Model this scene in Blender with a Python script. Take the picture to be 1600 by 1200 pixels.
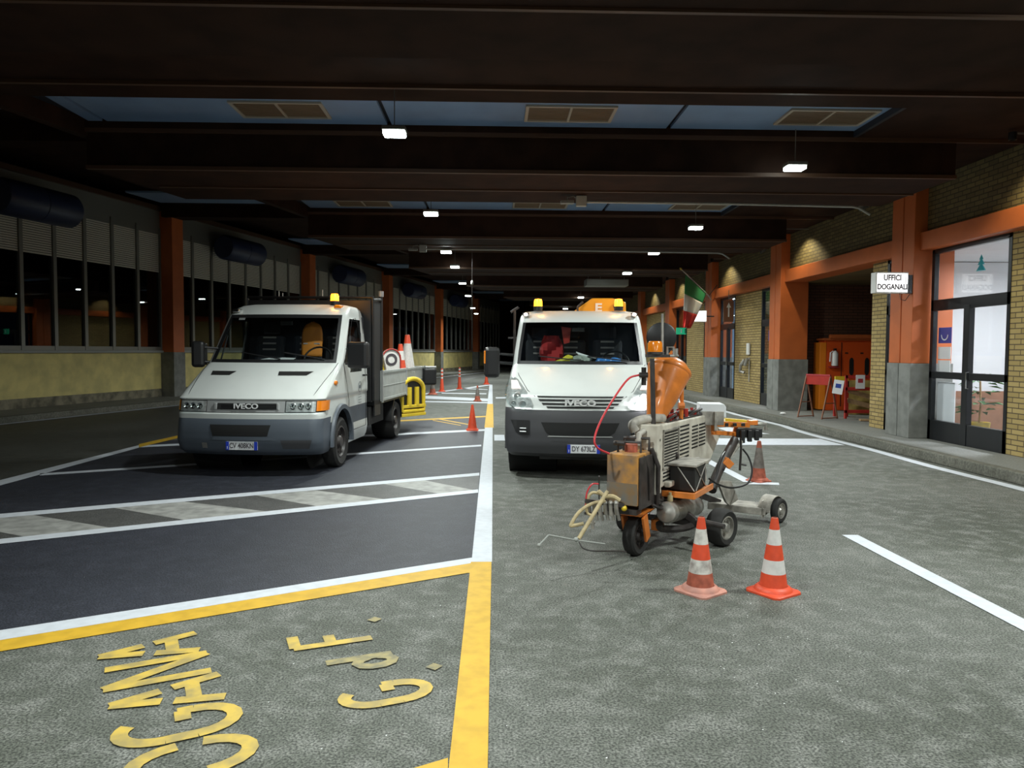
import bpy, bmesh, math, random
from mathutils import Vector, Matrix
random.seed(7)
C = bpy.context.scene.collection
PI = math.pi
for o in list(bpy.data.objects): bpy.data.objects.remove(o)

# ------------------------------------------------------------------ camera
FPX, CAMH = 1150.0, 1.6
YAW, PIT, ROLL = math.atan(30/FPX), math.atan(52/FPX), math.radians(0.3)
fw = Vector((math.sin(YAW)*math.cos(PIT), math.cos(YAW)*math.cos(PIT), -math.sin(PIT)))
rt = Vector((math.cos(YAW), -math.sin(YAW), 0)); up0 = rt.cross(fw)
r2 = rt*math.cos(ROLL)+up0*math.sin(ROLL); u2 = up0*math.cos(ROLL)-rt*math.sin(ROLL)
EYE = Vector((0, 0, CAMH))
cam = bpy.data.cameras.new('camera'); camo = bpy.data.objects.new('camera', cam); C.objects.link(camo)
cam.sensor_width = 36; cam.sensor_fit = 'HORIZONTAL'; cam.lens = FPX/1600*36
cam.clip_start = .05; cam.clip_end = 300
M = Matrix((r2, u2, -fw)).transposed().to_4x4(); M.translation = EYE
camo.matrix_world = M
bpy.context.scene.camera = camo
def ray(x, y): return fw + r2*((x-800)/FPX) - u2*((y-600)/FPX)
def G(x, y, z=0.0):
    d = ray(x, y); return EYE + d*((z-CAMH)/d.z)
def PY(x, y, Y):
    d = ray(x, y); return EYE + d*(Y/d.y)

# ------------------------------------------------------------------ world, exposure
sc = bpy.context.scene
sc.view_settings.view_transform = 'Standard'; sc.view_settings.look = 'None'
sc.view_settings.exposure = 0.0; sc.view_settings.gamma = 1.0
sc.view_settings.use_curve_mapping = False
w = bpy.data.worlds.new('night'); sc.world = w; w.use_nodes = True
w.node_tree.nodes['Background'].inputs[0].default_value = (.02, .028, .045, 1)
w.node_tree.nodes['Background'].inputs[1].default_value = 0.25

LAMP_W = 130.0      # each LED floodlight of the hall
LAMP_Z = 4.0
LEFT_LAMPS = [-6.0, -1.2, 3.5, 8.3, 13.1, 17.3, 21.3, 26.5, 32.5, 40.0, 48.0]
RIGHT_LAMPS = [-4.6, 0.2, 4.7, 9.6, 14.3, 18.0, 21.6, 27.0, 33.0, 40.0, 48.0]
FAINT = 0.5

# ------------------------------------------------------------------ materials
def mat(name, col, rough=.6, metal=0, noise=0, nscale=8, bump=0, bscale=60, emit=None, es=0, col2=None, spec=.5, coat=0, detail=4):
    m = bpy.data.materials.new(name); m.use_nodes = True; nt = m.node_tree
    b = nt.nodes['Principled BSDF']
    b.inputs['Base Color'].default_value = (*col, 1); b.inputs['Roughness'].default_value = rough
    b.inputs['Metallic'].default_value = metal; b.inputs['Specular IOR Level'].default_value = spec
    if coat: b.inputs['Coat Weight'].default_value = coat; b.inputs['Coat Roughness'].default_value = .08
    if noise or col2:
        tc = nt.nodes.new('ShaderNodeTexCoord'); n = nt.nodes.new('ShaderNodeTexNoise')
        n.inputs['Scale'].default_value = nscale; n.inputs['Detail'].default_value = detail
        nt.links.new(tc.outputs['Object'], n.inputs['Vector'])
        r = nt.nodes.new('ShaderNodeValToRGB')
        c2 = col2 or tuple(c*(1-noise) for c in col)
        r.color_ramp.elements[0].color = (*c2, 1); r.color_ramp.elements[1].color = (*col, 1)
        r.color_ramp.elements[0].position = .36; r.color_ramp.elements[1].position = .62
        nt.links.new(n.outputs['Fac'], r.inputs['Fac']); nt.links.new(r.outputs['Color'], b.inputs['Base Color'])
    if bump:
        tc = nt.nodes.new('ShaderNodeTexCoord'); n = nt.nodes.new('ShaderNodeTexNoise')
        n.inputs['Scale'].default_value = bscale; n.inputs['Detail'].default_value = 3
        nt.links.new(tc.outputs['Object'], n.inputs['Vector'])
        bp = nt.nodes.new('ShaderNodeBump'); bp.inputs['Strength'].default_value = bump; bp.inputs['Distance'].default_value = .02
        nt.links.new(n.outputs['Fac'], bp.inputs['Height']); nt.links.new(bp.outputs['Normal'], b.inputs['Normal'])
    if emit:
        b.inputs['Emission Color'].default_value = (*emit, 1); b.inputs['Emission Strength'].default_value = es
    return m
def glassmat(name, tint=(1, 1, 1), refl=1.0):
    m = bpy.data.materials.new(name); m.use_nodes = True; nt = m.node_tree; nt.nodes.clear()
    o = nt.nodes.new('ShaderNodeOutputMaterial'); mix = nt.nodes.new('ShaderNodeMixShader')
    t = nt.nodes.new('ShaderNodeBsdfTransparent'); g = nt.nodes.new('ShaderNodeBsdfGlossy'); f = nt.nodes.new('ShaderNodeFresnel')
    t.inputs[0].default_value = (*tint, 1); g.inputs['Roughness'].default_value = .01; f.inputs[0].default_value = 1.3+.35*refl
    gm = nt.nodes.new('ShaderNodeNewGeometry'); mp = nt.nodes.new('ShaderNodeMapRange'); io = f.inputs[0].default_value
    mp.inputs['To Min'].default_value = io; mp.inputs['To Max'].default_value = 1/io   # same reflectance from both sides of the sheet
    nt.links.new(gm.outputs['Backfacing'], mp.inputs['Value']); nt.links.new(mp.outputs[0], f.inputs[0])
    nt.links.new(f.outputs[0], mix.inputs[0]); nt.links.new(t.outputs[0], mix.inputs[1]); nt.links.new(g.outputs[0], mix.inputs[2])
    nt.links.new(mix.outputs[0], o.inputs[0]); return m
def asphalt(name, ca, cb, cc, rough, grit=.35, fine=90):
    m = bpy.data.materials.new(name); m.use_nodes = True; nt = m.node_tree; b = nt.nodes['Principled BSDF']
    tc = nt.nodes.new('ShaderNodeTexCoord')
    def no(s, d, r=.5):
        n = nt.nodes.new('ShaderNodeTexNoise'); n.inputs['Scale'].default_value = s; n.inputs['Detail'].default_value = d
        n.inputs['Roughness'].default_value = r; nt.links.new(tc.outputs['Object'], n.inputs['Vector']); return n
    big = no(.55, 6, .6); sm = no(fine, 2, .6); mid = no(6, 5, .65)
    r = nt.nodes.new('ShaderNodeValToRGB'); r.color_ramp.elements[0].position = .36; r.color_ramp.elements[1].position = .66
    r.color_ramp.elements[0].color = (*ca, 1); r.color_ramp.elements[1].color = (*cb, 1)
    nt.links.new(big.outputs['Fac'], r.inputs['Fac'])
    r3 = nt.nodes.new('ShaderNodeValToRGB'); r3.color_ramp.elements[0].position = .46; r3.color_ramp.elements[1].position = .66
    r3.color_ramp.elements[0].color = (0, 0, 0, 1); r3.color_ramp.elements[1].color = (.7, .7, .7, 1)
    nt.links.new(mid.outputs['Fac'], r3.inputs['Fac'])
    mx = nt.nodes.new('ShaderNodeMixRGB'); mx.inputs[2].default_value = (*cc, 1)
    nt.links.new(r3.outputs[0], mx.inputs[0]); nt.links.new(r.outputs[0], mx.inputs[1])
    r2_ = nt.nodes.new('ShaderNodeValToRGB'); r2_.color_ramp.elements[0].position = .38; r2_.color_ramp.elements[1].position = .64
    r2_.color_ramp.elements[0].color = (1-grit,)*3+(1,); r2_.color_ramp.elements[1].color = (1+grit,)*3+(1,)
    nt.links.new(sm.outputs['Fac'], r2_.inputs['Fac'])
    mu = nt.nodes.new('ShaderNodeMixRGB'); mu.blend_type = 'MULTIPLY'; mu.inputs[0].default_value = 1
    nt.links.new(mx.outputs[0], mu.inputs[1]); nt.links.new(r2_.outputs[0], mu.inputs[2]); nt.links.new(mu.outputs[0], b.inputs['Base Color'])
    b.inputs['Roughness'].default_value = rough
    bp = nt.nodes.new('ShaderNodeBump'); bp.inputs['Strength'].default_value = .5; bp.inputs['Distance'].default_value = .006
    nt.links.new(sm.outputs['Fac'], bp.inputs['Height']); nt.links.new(bp.outputs['Normal'], b.inputs['Normal'])
    return m
def brickmat(name, c1, c2, cm, axis='YZ', bw=.25, bh=.075):
    m = bpy.data.materials.new(name); m.use_nodes = True; nt = m.node_tree; b = nt.nodes['Principled BSDF']
    tc = nt.nodes.new('ShaderNodeTexCoord'); s = nt.nodes.new('ShaderNodeSeparateXYZ'); cx = nt.nodes.new('ShaderNodeCombineXYZ')
    ad = nt.nodes.new('ShaderNodeMath'); ad.operation = 'ADD'
    nt.links.new(tc.outputs['Object'], s.inputs[0]); nt.links.new(s.outputs[0], ad.inputs[0]); nt.links.new(s.outputs[1], ad.inputs[1])
    nt.links.new(ad.outputs[0], cx.inputs[0]); nt.links.new(s.outputs[2], cx.inputs[1])
    br = nt.nodes.new('ShaderNodeTexBrick'); br.inputs['Scale'].default_value = 1
    br.inputs['Brick Width'].default_value = bw; br.inputs['Row Height'].default_value = bh
    br.inputs['Mortar Size'].default_value = .008; br.inputs['Mortar Smooth'].default_value = .2
    br.inputs['Color1'].default_value = (*c1, 1); br.inputs['Color2'].default_value = (*c2, 1); br.inputs['Mortar'].default_value = (*cm, 1)
    nt.links.new(cx.outputs[0], br.inputs['Vector']); nt.links.new(br.outputs['Color'], b.inputs['Base Color'])
    bp = nt.nodes.new('ShaderNodeBump'); bp.invert = True; bp.inputs['Strength'].default_value = .8; bp.inputs['Distance'].default_value = .01
    nt.links.new(br.outputs['Fac'], bp.inputs['Height']); nt.links.new(bp.outputs['Normal'], b.inputs['Normal'])
    b.inputs['Roughness'].default_value = .75; return m

K = {}
K['road'] = asphalt('worn_asphalt', (.070, .076, .060), (.128, .133, .118), (.19, .192, .175), .75, .65)
K['fresh'] = asphalt('fresh_asphalt', (.017, .019, .027), (.028, .031, .044), (.038, .041, .056), .6, .5)
K['lane'] = asphalt('dark_asphalt', (.05, .052, .045), (.075, .077, .07), (.09, .09, .08), .5, .4)  # left lane asphalt, a darker tone than the main road
K['walk'] = asphalt('pavement_concrete', (.15, .155, .145), (.22, .225, .21), (.19, .19, .175), .75, .15, 40)
K['kerb'] = asphalt('kerb_stone', (.10, .10, .08), (.16, .155, .13), (.08, .078, .06), .8, .25, 30)
K['wpaint'] = mat('white_road_paint', (.60, .63, .68), .6, noise=.10, nscale=14)
K['ypaint'] = mat('yellow_road_paint', (.64, .38, .025), .6, noise=.16, nscale=10)
K['ypale'] = mat('worn_yellow_paint', (.58, .40, .07), .6, col2=(.34, .26, .09), nscale=9, detail=6)
K['yfaint'] = mat('faint_yellow_paint', (.33, .27, .11), .6, col2=(.17, .155, .09), nscale=16, detail=6)
K['gpaint'] = mat('worn_grey_paint', (.36, .36, .34), .6, noise=.35, nscale=7, detail=6)
K['hatchdk'] = asphalt('hatch_asphalt', (.06, .06, .058), (.09, .09, .088), (.1, .1, .095), .55, .4)
K['orange'] = mat('orange_wall_paint', (.52, .125, .03), .5, noise=.12, nscale=3)
K['stone'] = mat('grey_stone', (.22, .225, .21), .6, noise=.3, nscale=5)
K['brick'] = brickmat('yellow_brick', (.42, .31, .12), (.32, .23, .08), (.10, .07, .035))
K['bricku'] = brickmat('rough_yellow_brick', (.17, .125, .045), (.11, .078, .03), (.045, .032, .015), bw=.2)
K['brickd'] = brickmat('brown_brick', (.16, .07, .04), (.12, .055, .035), (.05, .03, .02))
K['ceil'] = mat('brown_ceiling', (.030, .0135, .008), .8, noise=.4, nscale=2.5, spec=.12)
K['trimc'] = mat('ceiling_lip', (.075, .038, .022), .5, spec=.3)
K['blue'] = mat('blue_ceiling_panel', (.19, .29, .46), .45, noise=.15, nscale=1.3)
K['joint'] = mat('dark_joint', (.01, .012, .02), .7)
K['vent'] = mat('tan_vent', (.17, .12, .075), .5)
K['ventf'] = mat('vent_frame', (.38, .34, .28), .4)
K['yplaster'] = mat('yellow_plaster', (.80, .68, .28), .8, col2=(.60, .52, .23), nscale=2.2, detail=7)
K['plbase'] = mat('stained_plinth', (.30, .27, .19), .85, col2=(.12, .11, .08), nscale=4, detail=7)
K['alu'] = mat('grey_aluminium', (.24, .24, .22), .4, .5)
K['sill'] = mat('grey_sill', (.32, .33, .31), .5)
K['blind'] = mat('pale_blind', (.62, .60, .52), .6)
K['bsilver'] = mat('bright_lettering', (.85, .85, .85), .3, .1)
K['navy'] = mat('navy_blue_metal', (.02, .03, .08), .4)
K['black'] = mat('black_plastic', (.012, .012, .013), .45)
K['blackm'] = mat('black_frame', (.01, .011, .014), .3)
K['rubber'] = mat('rubber', (.022, .021, .02), .8, noise=.3, nscale=20)
K['white'] = mat('white_car_paint', (.68, .71, .69), .35, coat=.5, noise=.04, nscale=3)
K['bump'] = mat('grey_bumper_plastic', (.075, .09, .112), .5)
K['bump2'] = mat('dark_bumper_plastic', (.055, .055, .06), .5)
K['silver'] = mat('silver_plastic', (.45, .46, .46), .35, .4)
K['chrome'] = mat('chrome', (.75, .75, .75), .15, 1)
K['steel'] = mat('dull_steel', (.50, .48, .44), .4, .65, noise=.35, nscale=12)
K['glass'] = glassmat('clear_glass', (.78, .84, .84), .45)
K['dglass'] = glassmat('window_glass', (.35, .38, .4), 1.4)
K['oglass'] = glassmat('office_glass', (.96, .97, .98), .35)
K['lampbowl'] = mat('lamp_bowl', (.72, .68, .67), .3, .3, noise=.35, nscale=25)
K['amber'] = mat('amber_plastic', (.8, .22, .01), .2, coat=.5)
K['beacon'] = mat('beacon_lit', (1, .35, .03), .3, emit=(1, .30, .015), es=5)
K['bright'] = mat('lamp_glow', (1, 1, 1), .3, emit=(1, .96, .9), es=40)
K['hlamp'] = mat('headlamp_lit', (1, 1, 1), .3, emit=(1, .93, .95), es=180)
K['warm'] = mat('marker_lamp_lit', (1, .9, .85), .3, emit=(1, .82, .75), es=1.1)
K['led'] = mat('led_glow', (1, 1, 1), .3, emit=(.85, 1, .97), es=30)
K['coneo'] = mat('cone_orange', (.78, .085, .03), .5, noise=.12, nscale=20)
K['coned'] = mat('cone_dirty_orange', (.48, .12, .07), .7, noise=.4, nscale=15)
K['conepink'] = mat('cone_faded_base', (.60, .27, .20), .7, col2=(.42, .20, .16), nscale=10)
K['conew'] = mat('cone_white', (.75, .73, .70), .5, noise=.12, nscale=25)
K['conewd'] = mat('cone_dirty_white', (.70, .67, .62), .6, col2=(.32, .28, .26), nscale=14, detail=6)
K['coneg'] = mat('cone_grimy_grey', (.22, .19, .17), .8, noise=.4, nscale=12)
K['morange'] = mat('machine_orange', (.72, .21, .035), .35, noise=.2, nscale=9, coat=.3)
K['rusty'] = mat('rusty_orange_tank', (.55, .26, .06), .5, col2=(.16, .13, .11), nscale=7, detail=5)
K['bare'] = mat('bare_metal', (.17, .165, .15), .5, col2=(.26, .15, .06), nscale=9, detail=6)
K['greased'] = mat('greasy_metal', (.05, .042, .04), .45, noise=.5, nscale=14)
K['cream'] = mat('dirty_cream_metal', (.68, .64, .55), .5, col2=(.47, .43, .36), nscale=6, detail=6)
K['creamd'] = mat('grimy_pale_metal', (.44, .41, .36), .6, noise=.5, nscale=9)
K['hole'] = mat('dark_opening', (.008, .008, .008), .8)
K['hose'] = mat('beige_hose', (.50, .40, .22), .6, noise=.3, nscale=20)
K['redhose'] = mat('red_hose', (.6, .04, .05), .4)
K['yellow'] = mat('yellow_plastic', (.75, .53, .03), .45, noise=.1, nscale=9)
K['red'] = mat('red_paint', (.45, .03, .02), .5, noise=.2, nscale=8)
K['cabor'] = mat('cabinet_orange', (.75, .10, .015), .4)
K['cabedge'] = mat('cabinet_bright_edge', (.9, .26, .02), .4)
K['paper'] = mat('paper', (.8, .8, .8), .7)
K['blueink'] = mat('blue_print', (.02, .06, .35), .5)
K['redink'] = mat('red_print', (.45, .05, .06), .5)
K['bluebag'] = mat('blue_plastic_bag', (.05, .22, .6), .3)
K['clothg'] = mat('grey_cloth', (.36, .40, .34), .8, noise=.3, nscale=20)
K['yglove'] = mat('yellow_glove', (.65, .55, .03), .6)
K['redcloth'] = mat('red_cloth', (.42, .02, .02), .8)
K['orcloth'] = mat('orange_cloth', (.72, .25, .03), .7)
K['seat'] = mat('dark_seat_fabric', (.03, .03, .035), .9)
K['seatst'] = mat('seat_stripe', (.35, .32, .3), .8)
K['wood'] = mat('raw_wood', (.38, .24, .12), .7, noise=.3, nscale=12)
K['ywood'] = mat('yellow_panel', (.55, .40, .12), .7, noise=.35, nscale=6)
K['bedg'] = mat('grey_side_board', (.40, .42, .40), .5, noise=.15, nscale=6)
K['green'] = mat('green_cloth', (.02, .25, .08), .8)
K['wcloth'] = mat('white_cloth', (.8, .8, .76), .8)
K['rcloth'] = mat('flag_red_cloth', (.6, .03, .02), .8)
K['exit'] = mat('green_exit_sign', (.02, .35, .18), .5, emit=(.02, .45, .22), es=.5)
K['iwall'] = mat('office_white_wall', (.78, .8, .82), .7)
K['iblue'] = mat('pale_blue_wall', (.28, .45, .62), .7)
K['leaf'] = mat('leaf_green', (.06, .16, .05), .5, noise=.4, nscale=10)
K['signface'] = mat('sign_face_lit', (1, 1, 1), .4, emit=(1, .98, .95), es=1.5)
K['signbody'] = mat('sign_body', (.7, .7, .68), .4)
K['text'] = mat('dark_lettering', (.06, .05, .06), .5)
K['brownsign'] = mat('brown_sign', (.22, .09, .05), .5)
K['teal'] = mat('teal_ornament', (.05, .45, .5), .4)
K['pavbrick'] = mat('terracotta', (.26, .13, .08), .6, noise=.2, nscale=5)
K['platew'] = mat('number_plate_white', (.75, .76, .78), .4)
K['plateb'] = mat('number_plate_blue', (.02, .05, .45), .4)
K['mirror'] = mat('mirror_glass', (.6, .6, .6), .03, 1)
K['crane'] = mat('crane_yellow', (.78, .36, .02), .4)
K['tube'] = mat('fluorescent_tube', (1, 1, 1), .3, emit=(.9, .96, 1), es=14)

# ------------------------------------------------------------------ mesh helpers
class MB:
    def __init__(s): s.v = []; s.f = []; s.m = []
    def add(s, vs, fs, mi=0):
        b = len(s.v); s.v += [tuple(v) for v in vs]; s.f += [tuple(b+i for i in f) for f in fs]; s.m += [mi]*len(fs); return s
    def box(s, x0, x1, y0, y1, z0, z1, mi=0, T=None):
        vs = [Vector((x, y, z)) for z in (z0, z1) for y in (y0, y1) for x in (x0, x1)]
        if T: vs = [T @ v for v in vs]
        return s.add(vs, [(0, 2, 3, 1), (4, 5, 7, 6), (0, 1, 5, 4), (2, 6, 7, 3), (0, 4, 6, 2), (1, 3, 7, 5)], mi)
    def bar(s, a, b, wx, wz, mi=0):
        a, b = Vector(a), Vector(b); d = (b-a); L = d.length; q = d.to_track_quat('Y', 'Z').to_matrix().to_4x4(); q.translation = a
        return s.box(-wx/2, wx/2, 0, L, -wz/2, wz/2, mi, q)
    def poly(s, pts, mi=0): return s.add(pts, [tuple(range(len(pts)))], mi)
    def prism(s, pts, off, mi=0):
        n = len(pts); off = Vector(off); a = [Vector(p) for p in pts]; b = [p+off for p in a]
        return s.add(a+b, [tuple(range(n))[::-1], tuple(range(n, 2*n))]+[(i, (i+1) % n, n+(i+1) % n, n+i) for i in range(n)], mi)
    def tube(s, pts, r, n=10, mi=0, cap=True):
        pts = [Vector(p) for p in pts]; N = len(pts); rs = r if isinstance(r, (list, tuple)) else [r]*N
        vs = []; prev = None
        for i, p in enumerate(pts):
            t = (pts[min(i+1, N-1)]-pts[max(i-1, 0)]).normalized()
            if prev is None: a = t.orthogonal().normalized()
            else: a = (prev-t*prev.dot(t)).normalized()
            prev = a; b = t.cross(a)
            for k in range(n): vs.append(p+(a*math.cos(2*PI*k/n)+b*math.sin(2*PI*k/n))*rs[i])
        fs = [(i*n+k, i*n+(k+1) % n, (i+1)*n+(k+1) % n, (i+1)*n+k) for i in range(N-1) for k in range(n)]
        if cap: fs += [tuple(range(n))[::-1], tuple(range((N-1)*n, N*n))]
        return s.add(vs, fs, mi)
    def lathe(s, prof, n=24, T=None, mi=0, a0=0, a1=2*PI):
        full = abs(a1-a0-2*PI) < 1e-6; cnt = n if full else n+1; vs = []
        for (r, z) in prof:
            for k in range(cnt):
                a = a0+(a1-a0)*k/n; v = Vector((r*math.cos(a), r*math.sin(a), z)); vs.append(T @ v if T else v)
        fs = [(i*cnt+k, i*cnt+(k+1) % cnt, (i+1)*cnt+(k+1) % cnt, (i+1)*cnt+k) for i in range(len(prof)-1) for k in range(n)]
        return s.add(vs, fs, mi)
    def grid(s, rows, mi=0):
        n = len(rows[0]); vs = [p for r in rows for p in r]
        return s.add(vs, [(i*n+k, i*n+k+1, (i+1)*n+k+1, (i+1)*n+k) for i in range(len(rows)-1) for k in range(n-1)], mi)
    def sphere(s, c, r, n=12, sc=(1, 1, 1), mi=0):
        c = Vector(c); prof = [(math.sin(PI*i/(n//2))*r, -math.cos(PI*i/(n//2))*r) for i in range(n//2+1)]
        prof[0] = (.0001, -r); prof[-1] = (.0001, r)
        T = Matrix.Translation(c) @ Matrix.Diagonal((*sc, 1)); return s.lathe(prof, n, T, mi)
    def build(s, name, mats, parent=None, smooth=False, bevel=0, loc=None, solid=0):
        me = bpy.data.meshes.new(name); me.from_pydata(s.v, [], s.f); me.update()
        ms = mats if isinstance(mats, (list, tuple)) else [mats]
        for m in ms: me.materials.append(K[m])
        for p, i in zip(me.polygons, s.m): p.material_index = i
        bm = bmesh.new(); bm.from_mesh(me); bmesh.ops.remove_doubles(bm, verts=bm.verts, dist=1e-5)
        bmesh.ops.recalc_face_normals(bm, faces=bm.faces); bm.to_mesh(me); bm.free()
        if smooth:
            for p in me.polygons: p.use_smooth = True
            try: me.set_sharp_from_angle(angle=math.radians(38))
            except Exception: pass
        o = bpy.data.objects.new(name, me); C.objects.link(o)
        if parent: o.parent = parent
        if loc: o.location = loc
        if bevel:
            b = o.modifiers.new('bevel', 'BEVEL'); b.width = bevel; b.segments = 2; b.limit_method = 'ANGLE'
        if solid:
            b = o.modifiers.new('solid', 'SOLIDIFY'); b.thickness = solid; b.offset = 0
        return o
def tag(o, label=None, cat=None, group=None, kind=None):
    if label: o['label'] = label
    if cat: o['category'] = cat
    if group: o['group'] = group
    if kind: o['kind'] = kind
    return o
def struct(o, label=None): o['kind'] = 'structure'; return tag(o, label, 'building part') if label else o
def thing(name, label, cat, loc=(0, 0, 0), rz=0, group=None):
    o = bpy.data.objects.new(name, None); C.objects.link(o); o.location = loc; o.rotation_euler = (0, 0, rz)
    o.empty_display_size = .2; return tag(o, label, cat, group)
def children(o): return [c for c in bpy.data.objects if c.parent == o]
def copy_tree(o, parent=None, label=None):
    c = o.copy(); C.objects.link(c); c.parent = parent
    if label: c['label'] = label
    for ch in children(o): copy_tree(ch, c)
    return c
def text(name, body, size, m, parent, T, ext=.002, bold=0, sx=1.0):
    cu = bpy.data.curves.new(name, 'FONT'); cu.body = body; cu.size = size; cu.extrude = ext; cu.align_x = 'CENTER'; cu.align_y = 'CENTER'; cu.offset = bold
    o = bpy.data.objects.new(name+'_src', cu); C.objects.link(o); bpy.context.view_layer.update()
    me = bpy.data.meshes.new_from_object(o.evaluated_get(bpy.context.evaluated_depsgraph_get())); bpy.data.objects.remove(o)
    me.transform(T @ Matrix.Diagonal((sx, 1, 1, 1))); me.materials.clear(); me.materials.append(K[m])
    q = bpy.data.objects.new(name, me); C.objects.link(q)
    if parent: q.parent = parent
    return q
def Tm(loc, rx=0, ry=0, rz=0):
    from mathutils import Euler
    m = Euler((rx, ry, rz)).to_matrix().to_4x4(); m.translation = loc; return m
FACECAM = PI/2     # text turned upright, facing -Y
def smoothpath(pts, n=8):
    P = [Vector(p) for p in pts]; P = [P[0]*2-P[1]]+P+[P[-1]*2-P[-2]]; out = []
    for i in range(1, len(P)-2):
        for k in range(n):
            t = k/n; a, b, c, d = P[i-1:i+3]
            out.append(.5*((2*b)+(c-a)*t+(2*a-5*b+4*c-d)*t*t+(3*b-a-3*c+d)*t**3))
    out.append(P[-2]); return out
ORD = ['nearest', 'second nearest', 'third nearest', 'fourth nearest', 'fifth nearest', 'sixth nearest', 'seventh nearest', 'eighth nearest', 'ninth nearest', 'tenth nearest', 'eleventh nearest', 'twelfth nearest']

# ================================================================== SETTING
# left facade runs askew: X = -16.1 + .252 Y
kx = .252; nn = math.hypot(1, kx)
def LWX(Y, off=0): return -16.1+kx*Y+off*nn
Ldir = Vector((kx/nn, 1/nn, 0)); Lnor = Vector((1/nn, -kx/nn, 0))
def LP(Y, d, z):                                # Y: station, d: distance out of the wall towards the road
    return Vector((-16.1+kx*Y, Y, 0))+Lnor*d+Vector((0, 0, z))
def lbox(mb, Y0, Y1, d0, d1, z0, z1, mi=0):
    a = [LP(Y, d, z) for z in (z0, z1) for d in (d0, d1) for Y in (Y0, Y1)]
    mb.add(a, [(0, 2, 3, 1), (4, 5, 7, 6), (0, 1, 5, 4), (2, 6, 7, 3), (0, 4, 6, 2), (1, 3, 7, 5)], mi)
YEND = 68.0
floor = struct(MB().poly([(-22, -14, 0), (14, -14, 0), (14, YEND+4, 0), (-22, YEND+4, 0)]).build('floor', 'road'), 'worn grey asphalt road surface with painted lines')
floor['category'] = 'road'
def flat(name, polys, m, z=.004):
    b = MB()
    for p in polys: b.poly([(q[0], q[1], z) for q in p])
    o = b.build(name, m, floor); o['kind'] = 'structure'; return o
def gp(*px): return [G(x, y) for x, y in px]
def gband(p0, p1, w0, w1=None, e0=0, e1=0):      # ground band between two pixels, half-heights in pixels, extended by fractions
    w1 = w1 or w0
    a = G(p0[0], p0[1]-w0); b = G(p0[0], p0[1]+w0); c = G(p1[0], p1[1]+w1); d = G(p1[0], p1[1]-w1)
    return [a+(a-d)*e0, b+(b-c)*e0, c+(c-b)*e1, d+(d-a)*e1]
# fresh black asphalt left of the centre line
a, b_, c, d, e = G(0, 990), G(739, 875), G(758, 650), G(240, 690), G(0, 757)
flat('fresh_asphalt', [[a+(a-b_)*1.2, b_, c, d, e, e+(e-d)*.9]], 'fresh', .002)
flat('dark_lane_asphalt', [[e+(e-d)*.9+Vector((-3, 0, 0)), e+(e-d)*.9, e, d, G(560, 640), LP(60, 1.9, 0), LP(5, 1.9, 0)]], 'lane', .0015)
# centre line, white - yellow - white - yellow
flat('white_centre_line', [[(-.155, 5.5), (.0, 5.5), (-.0, 15.2), (-.16, 15.2)], [(-.16, 22), (-.0, 22), (-.02, 34.5), (-.16, 34.5)],
     [(.03, 13.0), (.22, 13.0), (.22, 13.9), (.03, 13.9)], [(.1, 24.5), (1.2, 24.7), (1.2, 25.4), (.1, 25.2)]], 'wpaint', .006)
flat('yellow_centre_line', [[(-.165, .8), (-.02, .8), (-.005, 5.5), (-.16, 5.5)], [(-.17, 15.2), (.02, 15.2), (.01, 22), (-.16, 22)],
     gp((700, 1186), (700, 1215), (560, 1250), (560, 1228))], 'ypaint', .0055)
def ext(p, q, t): return p+(p-q)*t
wt0, wt1, wb0, wb1, yb0, yb1 = G(0, 986), G(735, 872.5), G(0, 1001.5), G(738, 880.5), G(0, 1019), G(731, 896)
flat('white_diagonal_line', [[ext(wt0, wt1, .9), ext(wb0, wb1, .9), wb1, G(768, 882), G(768, 871), wt1]], 'wpaint', .005)
flat('yellow_diagonal_line', [[ext(wb0, wb1, .9), ext(yb0, yb1, .9), yb1, G(762, 897), G(767, 882), wb1]], 'ypaint', .0045)
ly = lambda x: 807-.0875*x
lw = lambda x: 847-.1059*x
flat('hatch_lines', [gband((0, 807), (749, 741.5), 3.2, 2.2, e0=.7), gband((0, 847), (747, 768), 3.8, 2.6, e0=.7)], 'wpaint', .006)
st = []
for u0, u1, l0, l1 in ((-330, -195, -160, -40), (-90, 40, 50, 185), (167, 275, 300, 430), (390, 480, 505, 612), (590, 656, 695, 748)):
    st.append(gp((u0, ly(u0)), (u1, ly(u1)), (l1, lw(l1)), (l0, lw(l0))))
h0, h1, h2, h3 = G(0, 807), G(749, 741.5), G(747, 768), G(0, 847)
flat('hatch_band', [[ext(h0, h1, .7), h1, h2, ext(h3, h2, .7)]], 'hatchdk', .0035)
flat('hatch_stripes', st, 'gpaint', .005)
flat('thin_white_lines', [gband((0, 755), (217, 698), 4.2, 2.0, e0=.8), gband((217, 698), (762, 672), 1.5, 1.5), gband((62, 742), (752, 696.5), 1.6, 1.3),
     gband((655, 620.5), (768, 625.5), 2.2), gband((655, 627.5), (765, 629.5), .9), gband((655, 617), (766, 601.5), 1.0, .8),
     gband((690, 614.5), (760, 615.5), .7), gband((720, 607), (762, 609), .6)], 'wpaint', .005)
flat('thin_yellow_lines', [gband((217, 697), (286, 681), 2.6, 2.0), gband((560, 661), (760, 651), 1.0), gband((685, 655), (745, 666), .7), gband((676, 657), (720, 665), .5)], 'ypaint', .0055)
kl = [LP(Y, 1.72, 0) for Y in (2, 30, 64)]; kr = [LP(Y, 1.90, 0) for Y in (64, 30, 2)]
flat('left_edge_line', [kl+kr], 'wpaint', .005)
xe = lambda y: 6.12+.03*math.sin(y*1.7)+(.06 if 15 < y < 18 else 0)
ys = [1+i*.7 for i in range(45)]
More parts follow.
